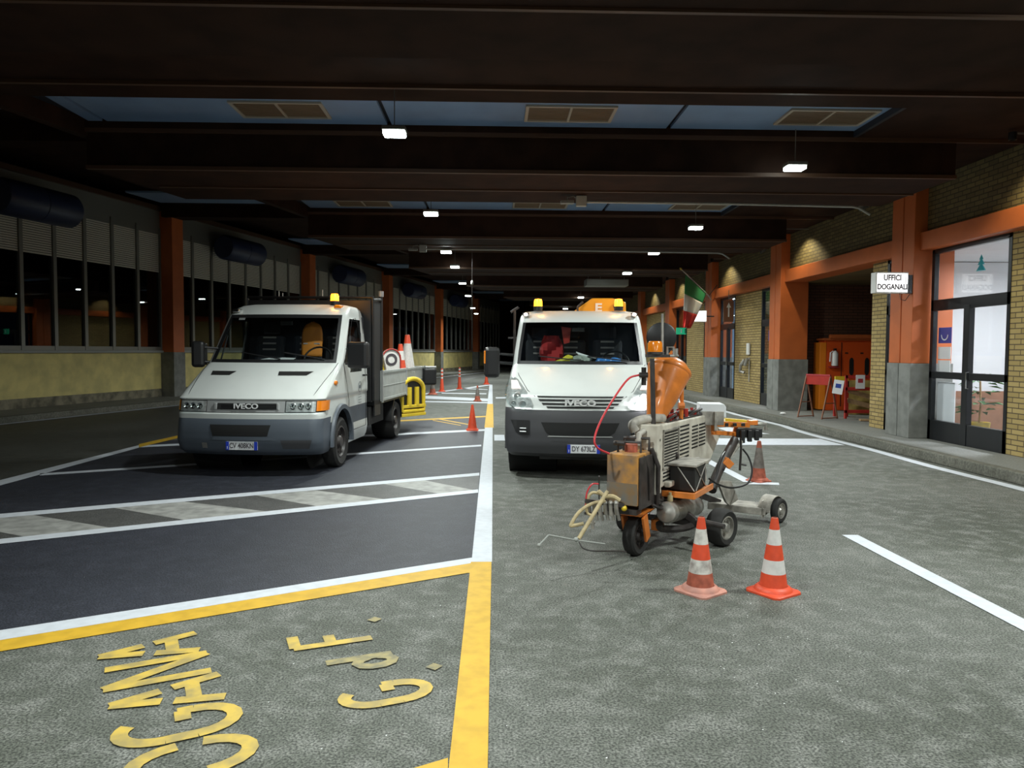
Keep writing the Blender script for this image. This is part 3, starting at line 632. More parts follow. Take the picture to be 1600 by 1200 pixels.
# ================================================================== TRUCKS
def lerp(a, b, t): return a+(b-a)*t
class Cab:
    """cab skin as stacked plan outlines; x across, y backwards from the bumper, z up"""
    def __init__(s, rows, yb=2.35, rc=.15):
        s.rows = rows; s.yb = yb; s.rc = rc
    def par(s, z):
        R = s.rows
        if z <= R[0][0]: return R[0][1:]
        for a, b in zip(R, R[1:]):
            if z <= b[0]:
                t = (z-a[0])/(b[0]-a[0]) if b[0] > a[0] else 0
                return tuple(lerp(p, q, t) for p, q in zip(a[1:], b[1:]))
        return R[-1][1:]
    def front(s, x, z, off=0.0):
        yf, hw, bow = s.par(z); rc = s.rc; lim = hw-rc; ax = abs(x); e = .004
        def y(ax):
            ax = min(ax, hw-1e-4); b = bow*min(ax, lim)**2/lim**2
            return yf+b if ax <= lim else yf+bow+rc*(1-math.sqrt(max(0, 1-((ax-lim)/rc)**2)))
        p = Vector((x, y(ax), z))
        if off:
            sl = (y(ax+e)-y(max(ax-e, 0)))/(2*e); sl = min(sl, 6)
            n = Vector((math.copysign(sl, x) if ax > .01 else 0, -1, 0)).normalized()
            p = p + n*off
        return p
    def loop(s, z, nf=26, nc=5, ns=44):
        yf, hw, bow = s.par(z); rc = s.rc; lim = hw-rc; y0 = yf+bow+rc; P = []; Kd = []
        for i in range(ns): t = 1-i/ns; P.append((-hw, y0+(s.yb-y0)*t)); Kd.append(('s', t))
        for i in range(nc): a = PI/2*(1-i/nc); P.append((-(lim+rc*math.sin(a)), yf+bow+rc*(1-math.cos(a)))); Kd.append(('c', -a))
        for i in range(nf+1): f = -1+2*i/nf; P.append((f*lim, yf+bow*f*f)); Kd.append(('f', f))
        for i in range(1, nc+1): a = PI/2*i/nc; P.append((lim+rc*math.sin(a), yf+bow+rc*(1-math.cos(a)))); Kd.append(('c', a))
        for i in range(1, ns+1): t = i/ns; P.append((hw, y0+(s.yb-y0)*t)); Kd.append(('s', t))
        return [Vector((x, y, z)) for x, y in P], Kd
    def skin(s, cls, arch, names, root, smooth=True, lining=None):
        zs = [s.rows[0][0]]
        for a in s.rows[1:]:
            n = max(1, int(math.ceil((a[0]-zs[-1])/.05-1e-6))); z0 = zs[-1]
            for k in range(1, n+1): zs.append(z0+(a[0]-z0)*k/n)
        L = [s.loop(z) for z in zs]; Kd = L[0][1]; N = len(Kd)
        ay, az, ar = arch
        V = []
        for pts, _ in L:
            row = []
            for p, k in zip(pts, Kd):
                if k[0] == 's':
                    d = Vector((p.y-ay, p.z-az)); r = d.length
                    if abs(r-ar) < .034 and r > .01: d = d*(ar/r); p = Vector((p.x, ay+d.x, az+d.y))
                row.append(p)
            V.append(row)
        parts = {n: MB() for n in names}; lin = MB()
        for i in range(len(zs)-1):
            for j in range(N-1):
                q = [V[i][j], V[i][j+1], V[i+1][j+1], V[i+1][j]]; c = sum(q, Vector())/4
                k = Kd[j] if Kd[j][0] == Kd[j+1][0] else (Kd[j] if Kd[j][0] == 'c' else Kd[j+1])
                if Kd[j][0] == 's' or Kd[j+1][0] == 's':
                    if math.hypot(c.y-ay, c.z-az) < ar-.004 : continue
                nm = cls(c, (k[0], (Kd[j][1]+Kd[j+1][1])/2 if Kd[j][0] == Kd[j+1][0] else k[1]), zs[i], zs[i+1])
                if nm: parts[nm].add(q, [(0, 1, 2, 3)])
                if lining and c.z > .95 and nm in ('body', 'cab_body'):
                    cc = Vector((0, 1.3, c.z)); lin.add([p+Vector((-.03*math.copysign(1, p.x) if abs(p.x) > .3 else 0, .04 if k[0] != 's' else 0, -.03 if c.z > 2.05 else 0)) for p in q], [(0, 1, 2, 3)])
        top = V[-1]
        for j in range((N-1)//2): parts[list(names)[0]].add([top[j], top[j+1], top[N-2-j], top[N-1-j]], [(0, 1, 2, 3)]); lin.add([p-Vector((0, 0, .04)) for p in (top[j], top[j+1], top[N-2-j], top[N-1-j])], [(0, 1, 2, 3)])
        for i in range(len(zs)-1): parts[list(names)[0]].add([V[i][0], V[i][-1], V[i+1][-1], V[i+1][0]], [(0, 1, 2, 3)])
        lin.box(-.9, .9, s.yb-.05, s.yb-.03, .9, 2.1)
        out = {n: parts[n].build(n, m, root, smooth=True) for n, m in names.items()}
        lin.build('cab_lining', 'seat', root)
        return out
    def patch(s, zx, off, name, m, root, nx=14, mirror=False, both=False, thick=0):
        """zx: list of (z, x0, x1) rows laid on the front skin"""
        rs = []
        for a, b in zip(zx, zx[1:]):
            for k in range(4): t = k/4; rs.append(tuple(lerp(p, q, t) for p, q in zip(a, b)))
        rs.append(zx[-1]); g = MB()
        for sgn in ((1, -1) if both else ((-1,) if mirror else (1,))):
            g.grid([[s.front(sgn*lerp(x0, x1, i/nx), z, off) for i in range(nx+1)] for z, x0, x1 in rs])
        return g.build(name, m, root, smooth=True)
def wheel(root, x, y, R, wd, side, hub='steel', name='wheel', z=None, steer=0):
    o = MB(); T = Matrix.Translation((x, y, R if z is None else z)) @ Matrix.Rotation(steer, 4, 'Z') @ Matrix.Rotation(PI/2*side, 4, 'Y')
    h = wd/2; r = R*.62
    o.lathe([(r, -h*.8), (R*.86, -h), (R*.97, -h*.75), (R, -h*.3), (R, h*.3), (R*.97, h*.75), (R*.86, h), (r, h*.8), (r, -h*.8)], 36, T)
    for k in range(24):
        pass
    w_ = o.build(name, 'rubber', root, smooth=True)
    d = MB(); d.lathe([(r*1.02, h*.82), (r*.93, h*.86), (r*.88, h*.45), (r*.5, h*.25), (r*.42, h*.6), (r*.32, h*.9), (.001, h*.92)], 28, T)
    for k in range(6):
        a = k*PI/3; d.lathe([(.001, h*.62), (.013, h*.6), (.013, h*.3)], 8, T @ Matrix.Translation((r*.66*math.cos(a), r*.66*math.sin(a), 0)))
    d.build('wheel_rim', hub, w_, smooth=True); return w_
def rbox(c, s, m, name, root, bevel=.03, rot=None):
    b = MB(); b.box(-s[0]/2, s[0]/2, -s[1]/2, s[1]/2, -s[2]/2, s[2]/2); o = b.build(name, m, root, bevel=bevel); o.location = c
    if rot: o.rotation_euler = rot
    return o
def seat(root, x, y, m='seat', z=1.06):
    o = rbox((x, y+.12, z+.42), (.44, .14, .66), m, 'seat', root, .05, (-.15, 0, 0))
    b = MB(); b.box(-.23, .23, -.55, .0, -.42, -.28); b.build('seat_cushion', 'seat', o, bevel=.04)
    h = MB(); h.box(-.13, .13, -.05, .05, .34, .54); h.build('headrest', m, o, bevel=.04)
    for k in range(3):
        g = MB(); g.box(-.10, .10, -.082, -.074, .1+.09*k, .125+.09*k); g.build('seat_stripe', 'seatst', o)
    return o
def plate(cab, cx, cz, body, root, wd=.36, ht=.11, eu=True, y=None, right=True):
    yy = y if y is not None else cab.front(cx, cz).y-.02
    t = MB(); t.box(cx-wd/2, cx+wd/2, yy-.006, yy+.012, cz-ht/2, cz+ht/2); o = t.build('number_plate', 'platew', root, bevel=.003)
    b = MB(); b.box(cx-wd/2, cx-wd/2+.04, yy-.009, yy, cz-ht/2, cz+ht/2)
    if right: b.box(cx+wd/2-.04, cx+wd/2, yy-.009, yy, cz-ht/2, cz+ht/2)
    b.build('plate_band', 'plateb', o)
    text('plate_lettering', body, .088, 'text', o, Tm((cx+(0 if right else .02), yy-.009, cz), PI/2), .001, .0012, .78)
    text('plate_letter', 'I', .045, 'paper', o, Tm((cx-wd/2+.02, yy-.011, cz-.025), PI/2), .001, .001)
    return o
def wiper(cab, x0, z0, x1, z1, root):
    b = MB(); P = [cab.front(lerp(x0, x1, t), lerp(z0, z1, t), .03) for t in (0, .25, .5, .75, 1)]; b.tube(P, .008, 6); b.build('wiper', 'black', root)
def seam(pts, root, r=.004, name='panel_seam'): MB().tube(pts, r, 6).build(name, 'hole', root)

# ---------------------------------------------------------------- left truck
T1 = thing('flatbed_truck', 'white drop-side truck on the left with grey bumper and black mirrors', 'truck', (-3.10, 9.2, 0), -math.radians(5))
rows1 = [(.27, .12, .90, .08), (.33, .04, .93, .08), (.45, .0, .95, .08), (.60, .0, .94, .08), (.70, .02, .94, .08), (.73, .035, .94, .08), (.79, .03, .94, .08),
         (.81, .05, .94, .08), (.96, .085, .94, .08), (.98, .07, .955, .09), (1.02, .13, .955, .1), (1.08, .22, .955, .11), (1.2, .42, .95, .12), (1.32, .64, .945, .12), (1.42, .84, .94, .12),
         (1.6, .985, .925, .12), (1.8, 1.145, .905, .11), (2.0, 1.31, .885, .10), (2.10, 1.39, .873, .1), (2.15, 1.46, .86, .1), (2.20, 1.56, .84, .09), (2.245, 1.70, .80, .08), (2.27, 1.86, .70, .05)]
c1 = Cab(rows1)
def cls1(c, k, z0, z1):
    z = c.z
    if z < .73:
        if k[0] != 's' or c.y < .55: return 'bumper'
        if k[0] == 's' and .56 < z < .72 and c.y > 1.3: return 'side_moulding'
        return 'cab_body'
    if k[0] == 's' and .73 < z < .80 and c.y > 1.3: return 'side_moulding'
    if .81 < z < .96 and (k[0] != 's'): return 'grille_band'
    if 1.42 < z < 2.08:
        if k[0] == 'f' or (k[0] == 'c' and abs(k[1]) < .75): return 'windshield' if (k[0] == 'f' or abs(k[1]) < .4) and 1.45 < z < 2.06 else 'windshield_seal'
        if k[0] == 's' and 1.42 < z < 2.05 and .04 < k[1] < .80: return 'side_window'
    if k[0] == 's' and 1.30 < z <= 1.42 and .22 < k[1] < .80 and c.y > 1.45: return 'side_window'
    return 'cab_body'
sk = c1.skin(cls1, (.98, .36, .44), {'cab_body': 'white', 'bumper': 'bump', 'side_moulding': 'bump', 'grille_band': 'black', 'windshield': 'glass', 'windshield_seal': 'black', 'side_window': 'glass'}, T1, lining=True)
# grille, lamps
c1.patch([(.815, -.50, .50), (.955, -.50, .50)], .012, 'grille_surround', 'silver', T1)
b = MB(); gr = c1.patch([(.85, -.36, .40), (.925, -.36, .40)], .020, 'grille_opening', 'hole', T1)
b = MB()
for s_, (xa, xb) in ((1, (.40, .43)), (-1, (-.40, -.36))): b.box(xa, xb, c1.front(xa, .88).y-.035, c1.front(xa, .88).y, .845, .93)
b.build('grille_trim', 'silver', T1, bevel=.008)
g = MB()
for z in (.865, .885, .905): g.tube([c1.front(x/10, z, .022) for x in range(-3, 5)], .004, 6)
g.build('grille_bars', 'black', T1)
text('grille_lettering', 'IVECO', .088, 'bsilver', T1, Tm((.02, c1.front(0, .885).y-.033, .888), PI/2), .005, .002, 1.25)
for s_ in (1, -1):
    hl = c1.patch([(.82, .51*s_, .865*s_), (.95, .51*s_, .865*s_)], .010, 'headlight', 'lampbowl', T1)
    for x in (.595, .69, .78):
        p = c1.front(x*s_, .888, .012); d = MB(); d.lathe([(.045, -.02), (.038, .012), (.02, .0), (.001, .006)], 18, Tm(p, PI/2)); d.build('reflector', 'chrome', hl, smooth=True)
    c1.patch([(.815, .505*s_, .87*s_), (.955, .505*s_, .87*s_)], .028, 'headlight_glass', 'glass', hl)
    b = MB(); rr = []
    for z in (.83, .87, .91, .955):
        row = [c1.front(s_*lerp(.872, .935, t), z, .012) for t in (0, .25, .5, .75, 1)]
        yy = c1.front(.955, z).y; row += [Vector((s_*.965, yv, z)) for yv in (.33, .38, .40+.04*(z-.83)/.12)]; rr.append(row)
    b.grid(rr); b.build('indicator', 'amber', T1, smooth=True)
    rb = MB(); rb.sphere(Vector((s_*.955, .72, 1.16)), .05, 12, (.35, 1.6, .7)); rb.build('side_repeater', 'amber' if s_ > 0 else 'amber', T1, smooth=True)
# hood vents, bumper openings, plate
for x0, x1 in ((-.72, -.36), (.22, .66)):
    c1.patch([(1.262, x0+.02, x1-.06), (1.312, x0, x1)], .010, 'hood_vent', 'hole', T1)
c1.patch([(.52, -.40, .30), (.66, -.44, .34)], .008, 'bumper_opening', 'hole', T1)
c1.patch([(.47, -.40, .42), (.515, -.38, .38)], .02, 'bumper_step', 'bump', T1)
c1.patch([(.36, .48, .80), (.47, .46, .84)], .006, 'fog_lamp_recess', 'bump2', T1)
c1.patch([(.36, -.55, -.48), (.43, -.55, -.48)], .010, 'towing_eye_cover', 'steel', T1)
plate(c1, -.02, .40, 'CV 408KN', T1, .40, .105)
wiper(c1, .15, 1.47, -.42, 1.56, T1); wiper(c1, .72, 1.47, .18, 1.56, T1)
for s_ in (1, -1):
    sd = [c1.front(s_*lerp(.62, .86, 0), .98, .003)]
    seam([c1.front(s_*x, z, .002) for x, z in ((.80, .97), (.83, 1.08), (.86, 1.2), (.89, 1.32), (.90, 1.42))], T1)
    X = s_*.957
    seam([(X, 1.32, .45), (X, 1.32, .9), (X*.995, 1.25, 1.1), (s_*.948, 1.12, 1.40), (s_*.925, 1.36, 1.62), (s_*.90, 1.60, 1.85), (s_*.882, 1.75, 2.04), (s_*.878, 1.95, 2.07), (s_*.9, 2.17, 1.85), (s_*.95, 2.24, 1.3), (X, 2.24, .45), (X, 1.32, .45)], T1)
    b = MB(); b.tube([(s_*.96, 2.05, 1.22), (s_*.985, 2.05, 1.22), (s_*.985, 2.2, 1.22), (s_*.96, 2.2, 1.22)], .014); b.build('door_handle', 'black', T1)
    # window divider and mirror
    b = MB(); b.tube([(s_*.945, 1.42, 1.42), (s_*.905, 1.58, 1.80)], .012); b.build('window_divider', 'black', T1)
    mr = rbox((1.19 if s_ > 0 else -1.05, .98, 1.53), (.31 if s_ > 0 else .17, .12, .36), 'black', 'mirror', T1, .04, (0, 0, s_*-.25))
    b = MB(); b.tube([(-s_*.25, .1, -.12), (-s_*.05, .0, -.1)], .02); b.tube([(-s_*.25, .12, .08), (-s_*.05, 0, .1)], .016); b.build('mirror_arm', 'black', mr)
    MB().box(-.105, .105, .061, .064, -.15, .15).build('mirror_glass', 'mirror', mr)
    # arch trim
    b = MB(); rs = []
    for a in range(25):
        t = -.10+(PI+.16)*a/24; cy, cz = math.cos(t), math.sin(t)
        rs.append([Vector((s_*.93, .98+cy*.435, .36+cz*.435)), Vector((s_*.985, .98+cy*.44, .36+cz*.44)), Vector((s_*.985, .98+cy*.50, .36+cz*.50)), Vector((s_*.952, .98+cy*.51, .36+cz*.51))])
    b.grid(rs); b.build('wheel_arch_trim', 'bump', T1, smooth=True)
    wheel(T1, s_*.86, .98, .345, .20, s_, 'greased')
    wheel(T1, s_*.80, 4.25, .345, .40, s_, 'greased')
    b = MB(); b.lathe([(.40, -.2), (.42, -.2), (.42, .2), (.40, .2)], 24, Matrix.Translation((s_*.80, 4.25, .36)) @ Matrix.Rotation(PI/2, 4, 'Y'), a0=PI*.5-0, a1=PI*1.5); b.build('mudguard', 'black', T1, smooth=True)
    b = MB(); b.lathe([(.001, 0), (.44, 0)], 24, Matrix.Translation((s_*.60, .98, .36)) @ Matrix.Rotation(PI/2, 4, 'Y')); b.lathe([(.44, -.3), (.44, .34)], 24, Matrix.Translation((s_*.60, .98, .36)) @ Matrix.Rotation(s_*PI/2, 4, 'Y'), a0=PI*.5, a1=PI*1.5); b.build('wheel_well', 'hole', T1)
# door badge on the right side
bd = MB(); bd.lathe([(.075, 0), (.082, .002), (.082, -.002), (.075, 0)], 28, Matrix.Translation((.960, 1.90, 1.05)) @ Matrix.Rotation(PI/2, 4, 'Y') @ Matrix.Diagonal((1.0, 1, 1, 1)))
bo = bd.build('door_badge', 'bump', T1); b = MB(); b.box(.958, .961, 1.83, 1.97, .94, .945); [b.box(.958, .961, 1.83, 1.97, z, z+.006) for z in (.90, .86, .82, .78, .74)]; b.box(.958, .961, 1.87, 1.93, 1.03, 1.08); b.build('badge_lettering', 'bump', T1)
# chassis, cab interior
b = MB(); b.box(-.42, -.30, .5, 6.9, .45, .62); b.box(.30, .42, .5, 6.9, .45, .62)
for y in (2.6, 3.6, 4.9, 6.6): b.box(-.42, .42, y, y+.1, .47, .6)
b.build('chassis', 'black', T1)
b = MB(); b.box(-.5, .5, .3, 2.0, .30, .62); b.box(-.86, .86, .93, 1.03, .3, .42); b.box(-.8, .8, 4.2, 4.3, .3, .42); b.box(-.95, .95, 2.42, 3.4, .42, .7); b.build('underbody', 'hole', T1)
b = MB(); b.box(-.88, .88, .95, 1.40, 1.18, 1.40); b.build('dashboard', 'black', T1, bevel=.04)
b = MB(); b.lathe([(.185, 0), (.2, .015), (.215, 0), (.2, -.015), (.185, 0)], 28, Tm((.48, 1.42, 1.46), math.radians(62))); b.tube([(.48, 1.42, 1.46), (.48, 1.28, 1.36)], .03); b.tube([(.29, 1.42, 1.46), (.67, 1.42, 1.46)], .014); b.build('steering_wheel', 'black', T1, smooth=True)
seat(T1, .62, 1.92); s2 = seat(T1, .12, 1.92, 'seat'); seat(T1, -.45, 1.92)
b = MB(); b.box(-.09, .09, -.01, .01, -.03, .03); o = b.build('rear_mirror', 'black', T1, bevel=.008); o.location = (0, 1.50, 1.98)
c1.patch([(2.02, -.66, -.56), (2.05, -.66, -.56)], .006, 'windshield_sticker', 'silver', T1, nx=2)
# jacket over the middle seat back
j = MB(); pr = []
for i in range(15):
    t_ = i/14; z = 1.50+.50*t_; wv = .145*(max(0, 1-max(0, (t_-.55)/.45)**2.4))**.5+.004
    pr.append([Vector((lerp(-wv, wv, k/8)+.27, 1.80-.035*math.cos((2*k/8-1)*1.4)+(t_)*.07+.006*math.sin(k*3+i*1.3), z)) for k in range(9)])
j.grid(pr); jk = j.build('hi_vis_jacket', 'orcloth', None, smooth=True, solid=.05); jk.location = T1.location; jk.rotation_euler = T1.rotation_euler
tag(jk, 'orange high-visibility jacket over a seat in the left truck cab', 'jacket')
b = MB(); b.box(.15, .39, 1.77, 1.785, 1.68, 1.70); b.build('jacket_band', 'seatst', jk)
def onT(o, T): o.location = T.location; o.rotation_euler = T.rotation_euler; return o
b = MB(); b.prism([(-.36, 1.08, 1.425), (.10, 1.04, 1.42), (.18, 1.30, 1.46), (-.20, 1.36, 1.47)], (0, 0, .012)); b.prism([(-.1, 1.1, 1.44), (.2, 1.07, 1.44), (.2, 1.30, 1.475), (-.0, 1.32, 1.48)], (0, 0, .008))
tag(onT(b.build('road_map', 'paper'), T1), 'folded white sheets of paper on the left truck dashboard', 'paper')
# roof beacons
def beacon(root, p, m='beacon', lit=True, r=.062, e=0, nm='beacon'):
    b = MB(); b.lathe([(.001, -.03), (r*1.05, -.03), (r*1.05, .03), (r, .03)], 20); o = b.build(nm+'_base', 'black', root, smooth=True); o.location = p
    d = MB(); d.lathe([(r, .03), (r*.97, .10), (r*.8, .135), (.001, .14)], 20); d.build(nm+'_dome', m, o, smooth=True)
    l = bpy.data.lights.new('beacon_glow', 'POINT'); l.energy = 7; l.color = (1, .42, .05); l.shadow_soft_size = .05; lo = bpy.data.objects.new('beacon_glow', l); C.objects.link(lo); lo.parent = o; lo.location = (0, 0, .21); return o
beacon(T1, (.60, 1.85, 2.29))
bb = rbox((.70, 1.72, 2.225), (.11, .14, .05), 'amber', 'roof_marker', T1, .015); rbox((-.74, 1.55, 2.16), (.11, .16, .05), 'chrome', 'roof_marker', T1, .015)
# headboard and bed
b = MB(); b.box(-.98, .98, 2.48, 2.56, .78, 2.38); b.build('headboard', 'black', T1, bevel=.01)
b = MB(); b.tube([(-1.0, 2.52, .8), (-1.0, 2.52, 2.42), (1.0, 2.52, 2.42), (1.0, 2.52, .8)], .028); b.build('headboard_frame', 'black', T1, smooth=True)
b = MB(); b.tube([(1.0, 3.05, 1.2), (1.0, 3.05, 2.47)], .03); b.tube([(1.0, 2.52, 2.38), (1.0, 3.05, 2.42)], .025); b.build('rack_post', 'black', T1)
b = MB(); b.tube([(1.0, 3.05, 2.47), (1.0, 3.05, 2.56)], .045); b.build('rack_lamp', 'silver', T1, smooth=True)
b = MB(); b.tube([(-.5, 2.52, 2.44), (-.5, 2.52, 2.52)], .008); b.tube([(-.44, 2.52, 2.44), (-.44, 2.52, 2.49)], .008); b.tube([(.2, 2.52, 2.44), (.2, 2.52, 2.54)], .008); b.build('rack_pins', 'sill', T1)
b = MB(); b.box(-1.0, 1.0, 2.6, 6.95, .72, .80); b.build('bed_floor', 'black', T1)
for s_ in (1, -1):
    b = MB(); b.box(s_*.99-.0, s_*1.02, 3.0, 6.95, .76, 1.26)
    b.box(s_*1.02, s_*1.03, 3.0, 6.95, 1.22, 1.26); b.box(s_*1.02, s_*1.03, 3.0, 6.95, .76, .80); b.box(s_*1.02, s_*1.025, 3.0, 6.95, 1.0, 1.01)
    bs = b.build('side_board', 'bedg', T1, bevel=.004)
    b = MB(); [b.box(s_*1.02, s_*1.04, y, y+.06, .74, 1.27) for y in (3.0, 4.95, 6.9)]; b.build('board_latches', 'silver', bs)
b = MB(); b.box(-1, 1, 6.95, 6.98, .76, 1.26); b.build('tailgate', 'bedg', T1)
b = MB(); b.box(.97, 1.0, 2.62, 3.0, .55, 2.38); b.build('side_cover', 'black', T1, bevel=.005)
# load
def cone(name, lab, loc, h=.5, tilt=(0, 0, 0), kind='std', rz=.8, group=None, sc=1.0, plate=.135):
    t = thing(name, lab, 'traffic cone', loc, rz, group); t.rotation_euler = (tilt[0], tilt[1], rz)
    mo, mw, mt = {'std': ('coneo', 'conew', 'coneo'), 'dirty': ('coned', 'conewd', 'coneo'), 'plain': ('coneo', None, 'coneo'), 'grime': ('coned', 'coneg', 'coned'), 'white': ('coneo', 'conew', 'coneo')}[kind]
    k = h/.5; p = plate*k
    b = MB(); q = []
    for (s_, z) in ((p, 0), (p, .012*k), (p*.93, .020*k)): q.append([Vector((x*s_, y*s_, z)) for x, y in ((1, .8), (.8, 1), (-.8, 1), (-1, .8), (-1, -.8), (-.8, -1), (.8, -1), (1, -.8), (1, .8))])
    b.grid(q); b.poly(q[2][:-1]); b.poly(q[0][:-1]); b.lathe([(.125*k, .019*k), (.12*k, .032*k), (.105*k, .045*k), (.092*k, .05*k)], 28); b.build('base', 'conepink' if kind == 'dirty' else ('coned' if kind == 'grime' else 'coneo'), t, smooth=True)
    R = lambda z: lerp(.090, .022, (z-.048)/.452)*k
    def seg(z0, z1, m, nm): MB().lathe([(R(z0), z0*k), (R(z1), z1*k)], 28).build(nm, m, t, smooth=True)
    if mw is None or kind == 'plain': seg(.045, .5, mo, 'cone_body')
    elif kind == 'grime': seg(.045, .17, 'coneo' if 0 else 'coned', 'cone_body'); seg(.17, .42, 'coneg', 'reflective_band'); seg(.42, .5, 'coned', 'cone_top')
    elif kind == 'white': seg(.045, .1, mo, 'cone_body'); seg(.1, .42, mw, 'reflective_band'); seg(.42, .5, mo, 'cone_top')
    else:
        seg(.045, .135, mo if kind == 'dirty' else 'coneo', 'cone_body'); seg(.135, .225, mw, 'reflective_band'); seg(.225, .325, 'coneo', 'cone_body'); seg(.325, .425, mw, 'reflective_band'); seg(.425, .5, mo if kind == 'x' else 'coneo', 'cone_top')
    MB().lathe([(R(.5), .5*k), (R(.5)*.75, .504*k), (R(.5)*.7, .49*k), (.001, .46*k)], 20).build('cone_rim', 'coned', t, smooth=True)
    return t
def W1(x, y, z): return T1.matrix_world @ Vector((x, y, z)) if False else Vector(T1.location)+Matrix.Rotation(-math.radians(5), 3, 'Z') @ Vector((x, y, z))
z0 = .80
cone('traffic_cone', 'tall white traffic cone with orange tip standing in the left truck bed', W1(.72, 6.55, z0), 1.12, kind='white', plate=.09)
cone('traffic_cone', 'red and white traffic cone in the truck bed beside the tall white one', W1(.70, 5.95, z0), .92, kind='std', plate=.09)
t = thing('warning_sign', 'triangular warning sign leaning in the left truck bed', 'road sign', W1(.66, 4.05, z0), .5)
b = MB(); b.prism([(-.40, 0, 0), (.40, 0, 0), (0, 0, .86)], (0, .02, 0)); b.build('panel', 'yellow', t)
b = MB(); b.tube([(-.40, -.01, 0), (.40, -.01, 0), (0, -.01, .86), (-.40, -.01, 0)], .03); b.build('border', 'conewd', t); t.rotation_euler = (-.1, .22, .9)
t = thing('round_sign', 'arch topped road sign with black ring standing in the truck bed', 'road sign', W1(.74, 4.95, z0), .45)
b = MB(); P = [(-.19, 0, 0), (.19, 0, 0), (.19, 0, .64)]+[(.19*math.cos(a), 0, .64+.19*math.sin(a)) for a in [PI*i/12 for i in range(1, 13)]]; b.prism(P, (0, .03, 0)); b.build('panel', 'conew', t)
b = MB(); b.lathe([(.07, .006), (.115, .006)], 24, Tm((0, -.003, .62), PI/2)); b.build('ring', 'text', t)
b = MB(); b.tube([(-.18, -.01, .02), (-.18, -.01, .64)]+[(.18*math.cos(PI-a), -.01, .64+.18*math.sin(a)) for a in [PI*i/10 for i in range(1, 10)]]+[(.18, -.01, .64), (.18, -.01, .02)], .014); b.build('border', 'red', t)
b = MB(); b.sphere((0, 0, .44), .30, 14, (.7, .6, 1.45)); o = b.build('blue_sack', 'bluebag', smooth=True); o.location = W1(.72, 3.3, z0); tag(o, 'blue sack standing behind the truck headboard', 'sack')
b = MB(); b.box(-.25, .25, -.2, .2, 0, .72); o = b.build('red_crate', 'red', bevel=.02); o.location = W1(.45, 5.5, z0); tag(o, 'red crate in the truck bed behind the signs', 'crate')
# yellow folded sign stand hung on the side board
t = thing('sign_stand', 'yellow plastic sign stand hanging on the side board of the left truck', 'sign stand', W1(1.10, 5.15, .33), -math.radians(60)+PI/2+.45)
b = MB(); P = [(-.32, 0, .1), (.32, 0, .1), (.32, 0, .52)]+[(.32*math.cos(a), 0, .50+.22*math.sin(a)) for a in [PI*i/14 for i in range(1, 14)]]+[(-.32, 0, .52)]
b.prism(P, (0, .03, 0)); b.build('plate', 'black', t)
b = MB(); b.tube([(-.32, -.01, .1), (-.32, -.01, .5)]+[(.32*math.cos(PI-a), -.01, .50+.22*math.sin(a)) for a in [PI*i/14 for i in range(1, 14)]]+[(.32, -.01, .5), (.32, -.01, .1), (-.32, -.01, .1)], .045); b.build('rim', 'yellow', t, smooth=True)
b = MB()
for x in (-.11, .11): b.tube([(x, -.02, .2), (x, -.02, .5), (x+.0, -.02, .56)], .05)
b.build('legs', 'yellow', t, smooth=True)
b = MB(); b.box(-.36, .36, -.05, .05, .0, .06); b.box(-.36, .36, -.05, .05, .16, .22); b.build('foot', 'yellow', t, bevel=.01)
b = MB(); [b.tube([(x, 0, .68), (x*.8, .02, .86), (x*.8-.05, .05, .86)], .008) for x in (-.2, .1)]; b.build('hooks', 'sill', t)
t = thing('jerry_can', 'black canister hanging at the rear corner of the truck bed', 'canister', W1(1.16, 6.75, .86), .2)
b = MB(); b.box(-.14, .14, -.1, .1, 0, .36); b.build('body', 'black', t, bevel=.04); b = MB(); b.box(-.10, .14, -.06, .06, .36, .40); b.build('cap', 'silver', t, bevel=.01)

# ---------------------------------------------------------------- right truck
T2 = thing('crane_truck', 'white truck facing the viewer with lit headlamp and two amber beacons', 'truck', (1.07, 8.95, 0), -math.radians(6.0))
rows2 = [(.28, .12, .88, .10), (.33, .04, .92, .10), (.45, .0, .94, .10), (.62, .0, .945, .10), (.80, .02, .945, .11), (.87, .04, .945, .11), (.89, .05, .945, .12), (1.02, .09, .94, .13), (1.06, .12, .94, .13),
         (1.12, .22, .935, .13), (1.2, .36, .93, .14), (1.3, .56, .925, .14), (1.40, .78, .915, .14), (1.42, .83, .912, .14),
         (1.6, .97, .90, .13), (1.8, 1.12, .88, .12), (1.97, 1.255, .862, .11), (2.03, 1.31, .855, .11), (2.08, 1.38, .845, .1), (2.13, 1.5, .83, .09), (2.165, 1.64, .80, .08), (2.185, 1.8, .70, .05)]
c2 = Cab(rows2)
def cls2(c, k, z0, z1):
    z = c.z
    lim = .87 if k[0] == 'f' and abs(k[1]) < .75 else .89
    if z < lim and (k[0] != 's' or c.y < .55): return 'bumper'
    if k[0] == 's' and .5 < z < .7 and c.y > 1.3: return 'side_moulding'
    if 1.42 < z < 2.0:
        if k[0] == 'f' or (k[0] == 'c' and abs(k[1]) < .75): return 'windshield' if (k[0] == 'f' or abs(k[1]) < .4) and 1.46 < z < 1.99 else 'windshield_seal'
        if k[0] == 's' and .04 < k[1] < .80: return 'side_window'
    return 'cab_body'
c2.skin(cls2, (.98, .36, .44), {'cab_body': 'white', 'bumper': 'bump2', 'side_moulding': 'bump2', 'windshield': 'glass', 'windshield_seal': 'black', 'side_window': 'glass'}, T2, lining=True)
for i, (z, h, w_) in enumerate(((.895, .02, .40), (.935, .022, .46), (.98, .022, .50), (1.025, .016, .52))):
    c2.patch([(z, -w_, w_), (z+h, -w_-.02, w_+.02)], .010, 'grille_slot', 'hole', T2, nx=24)
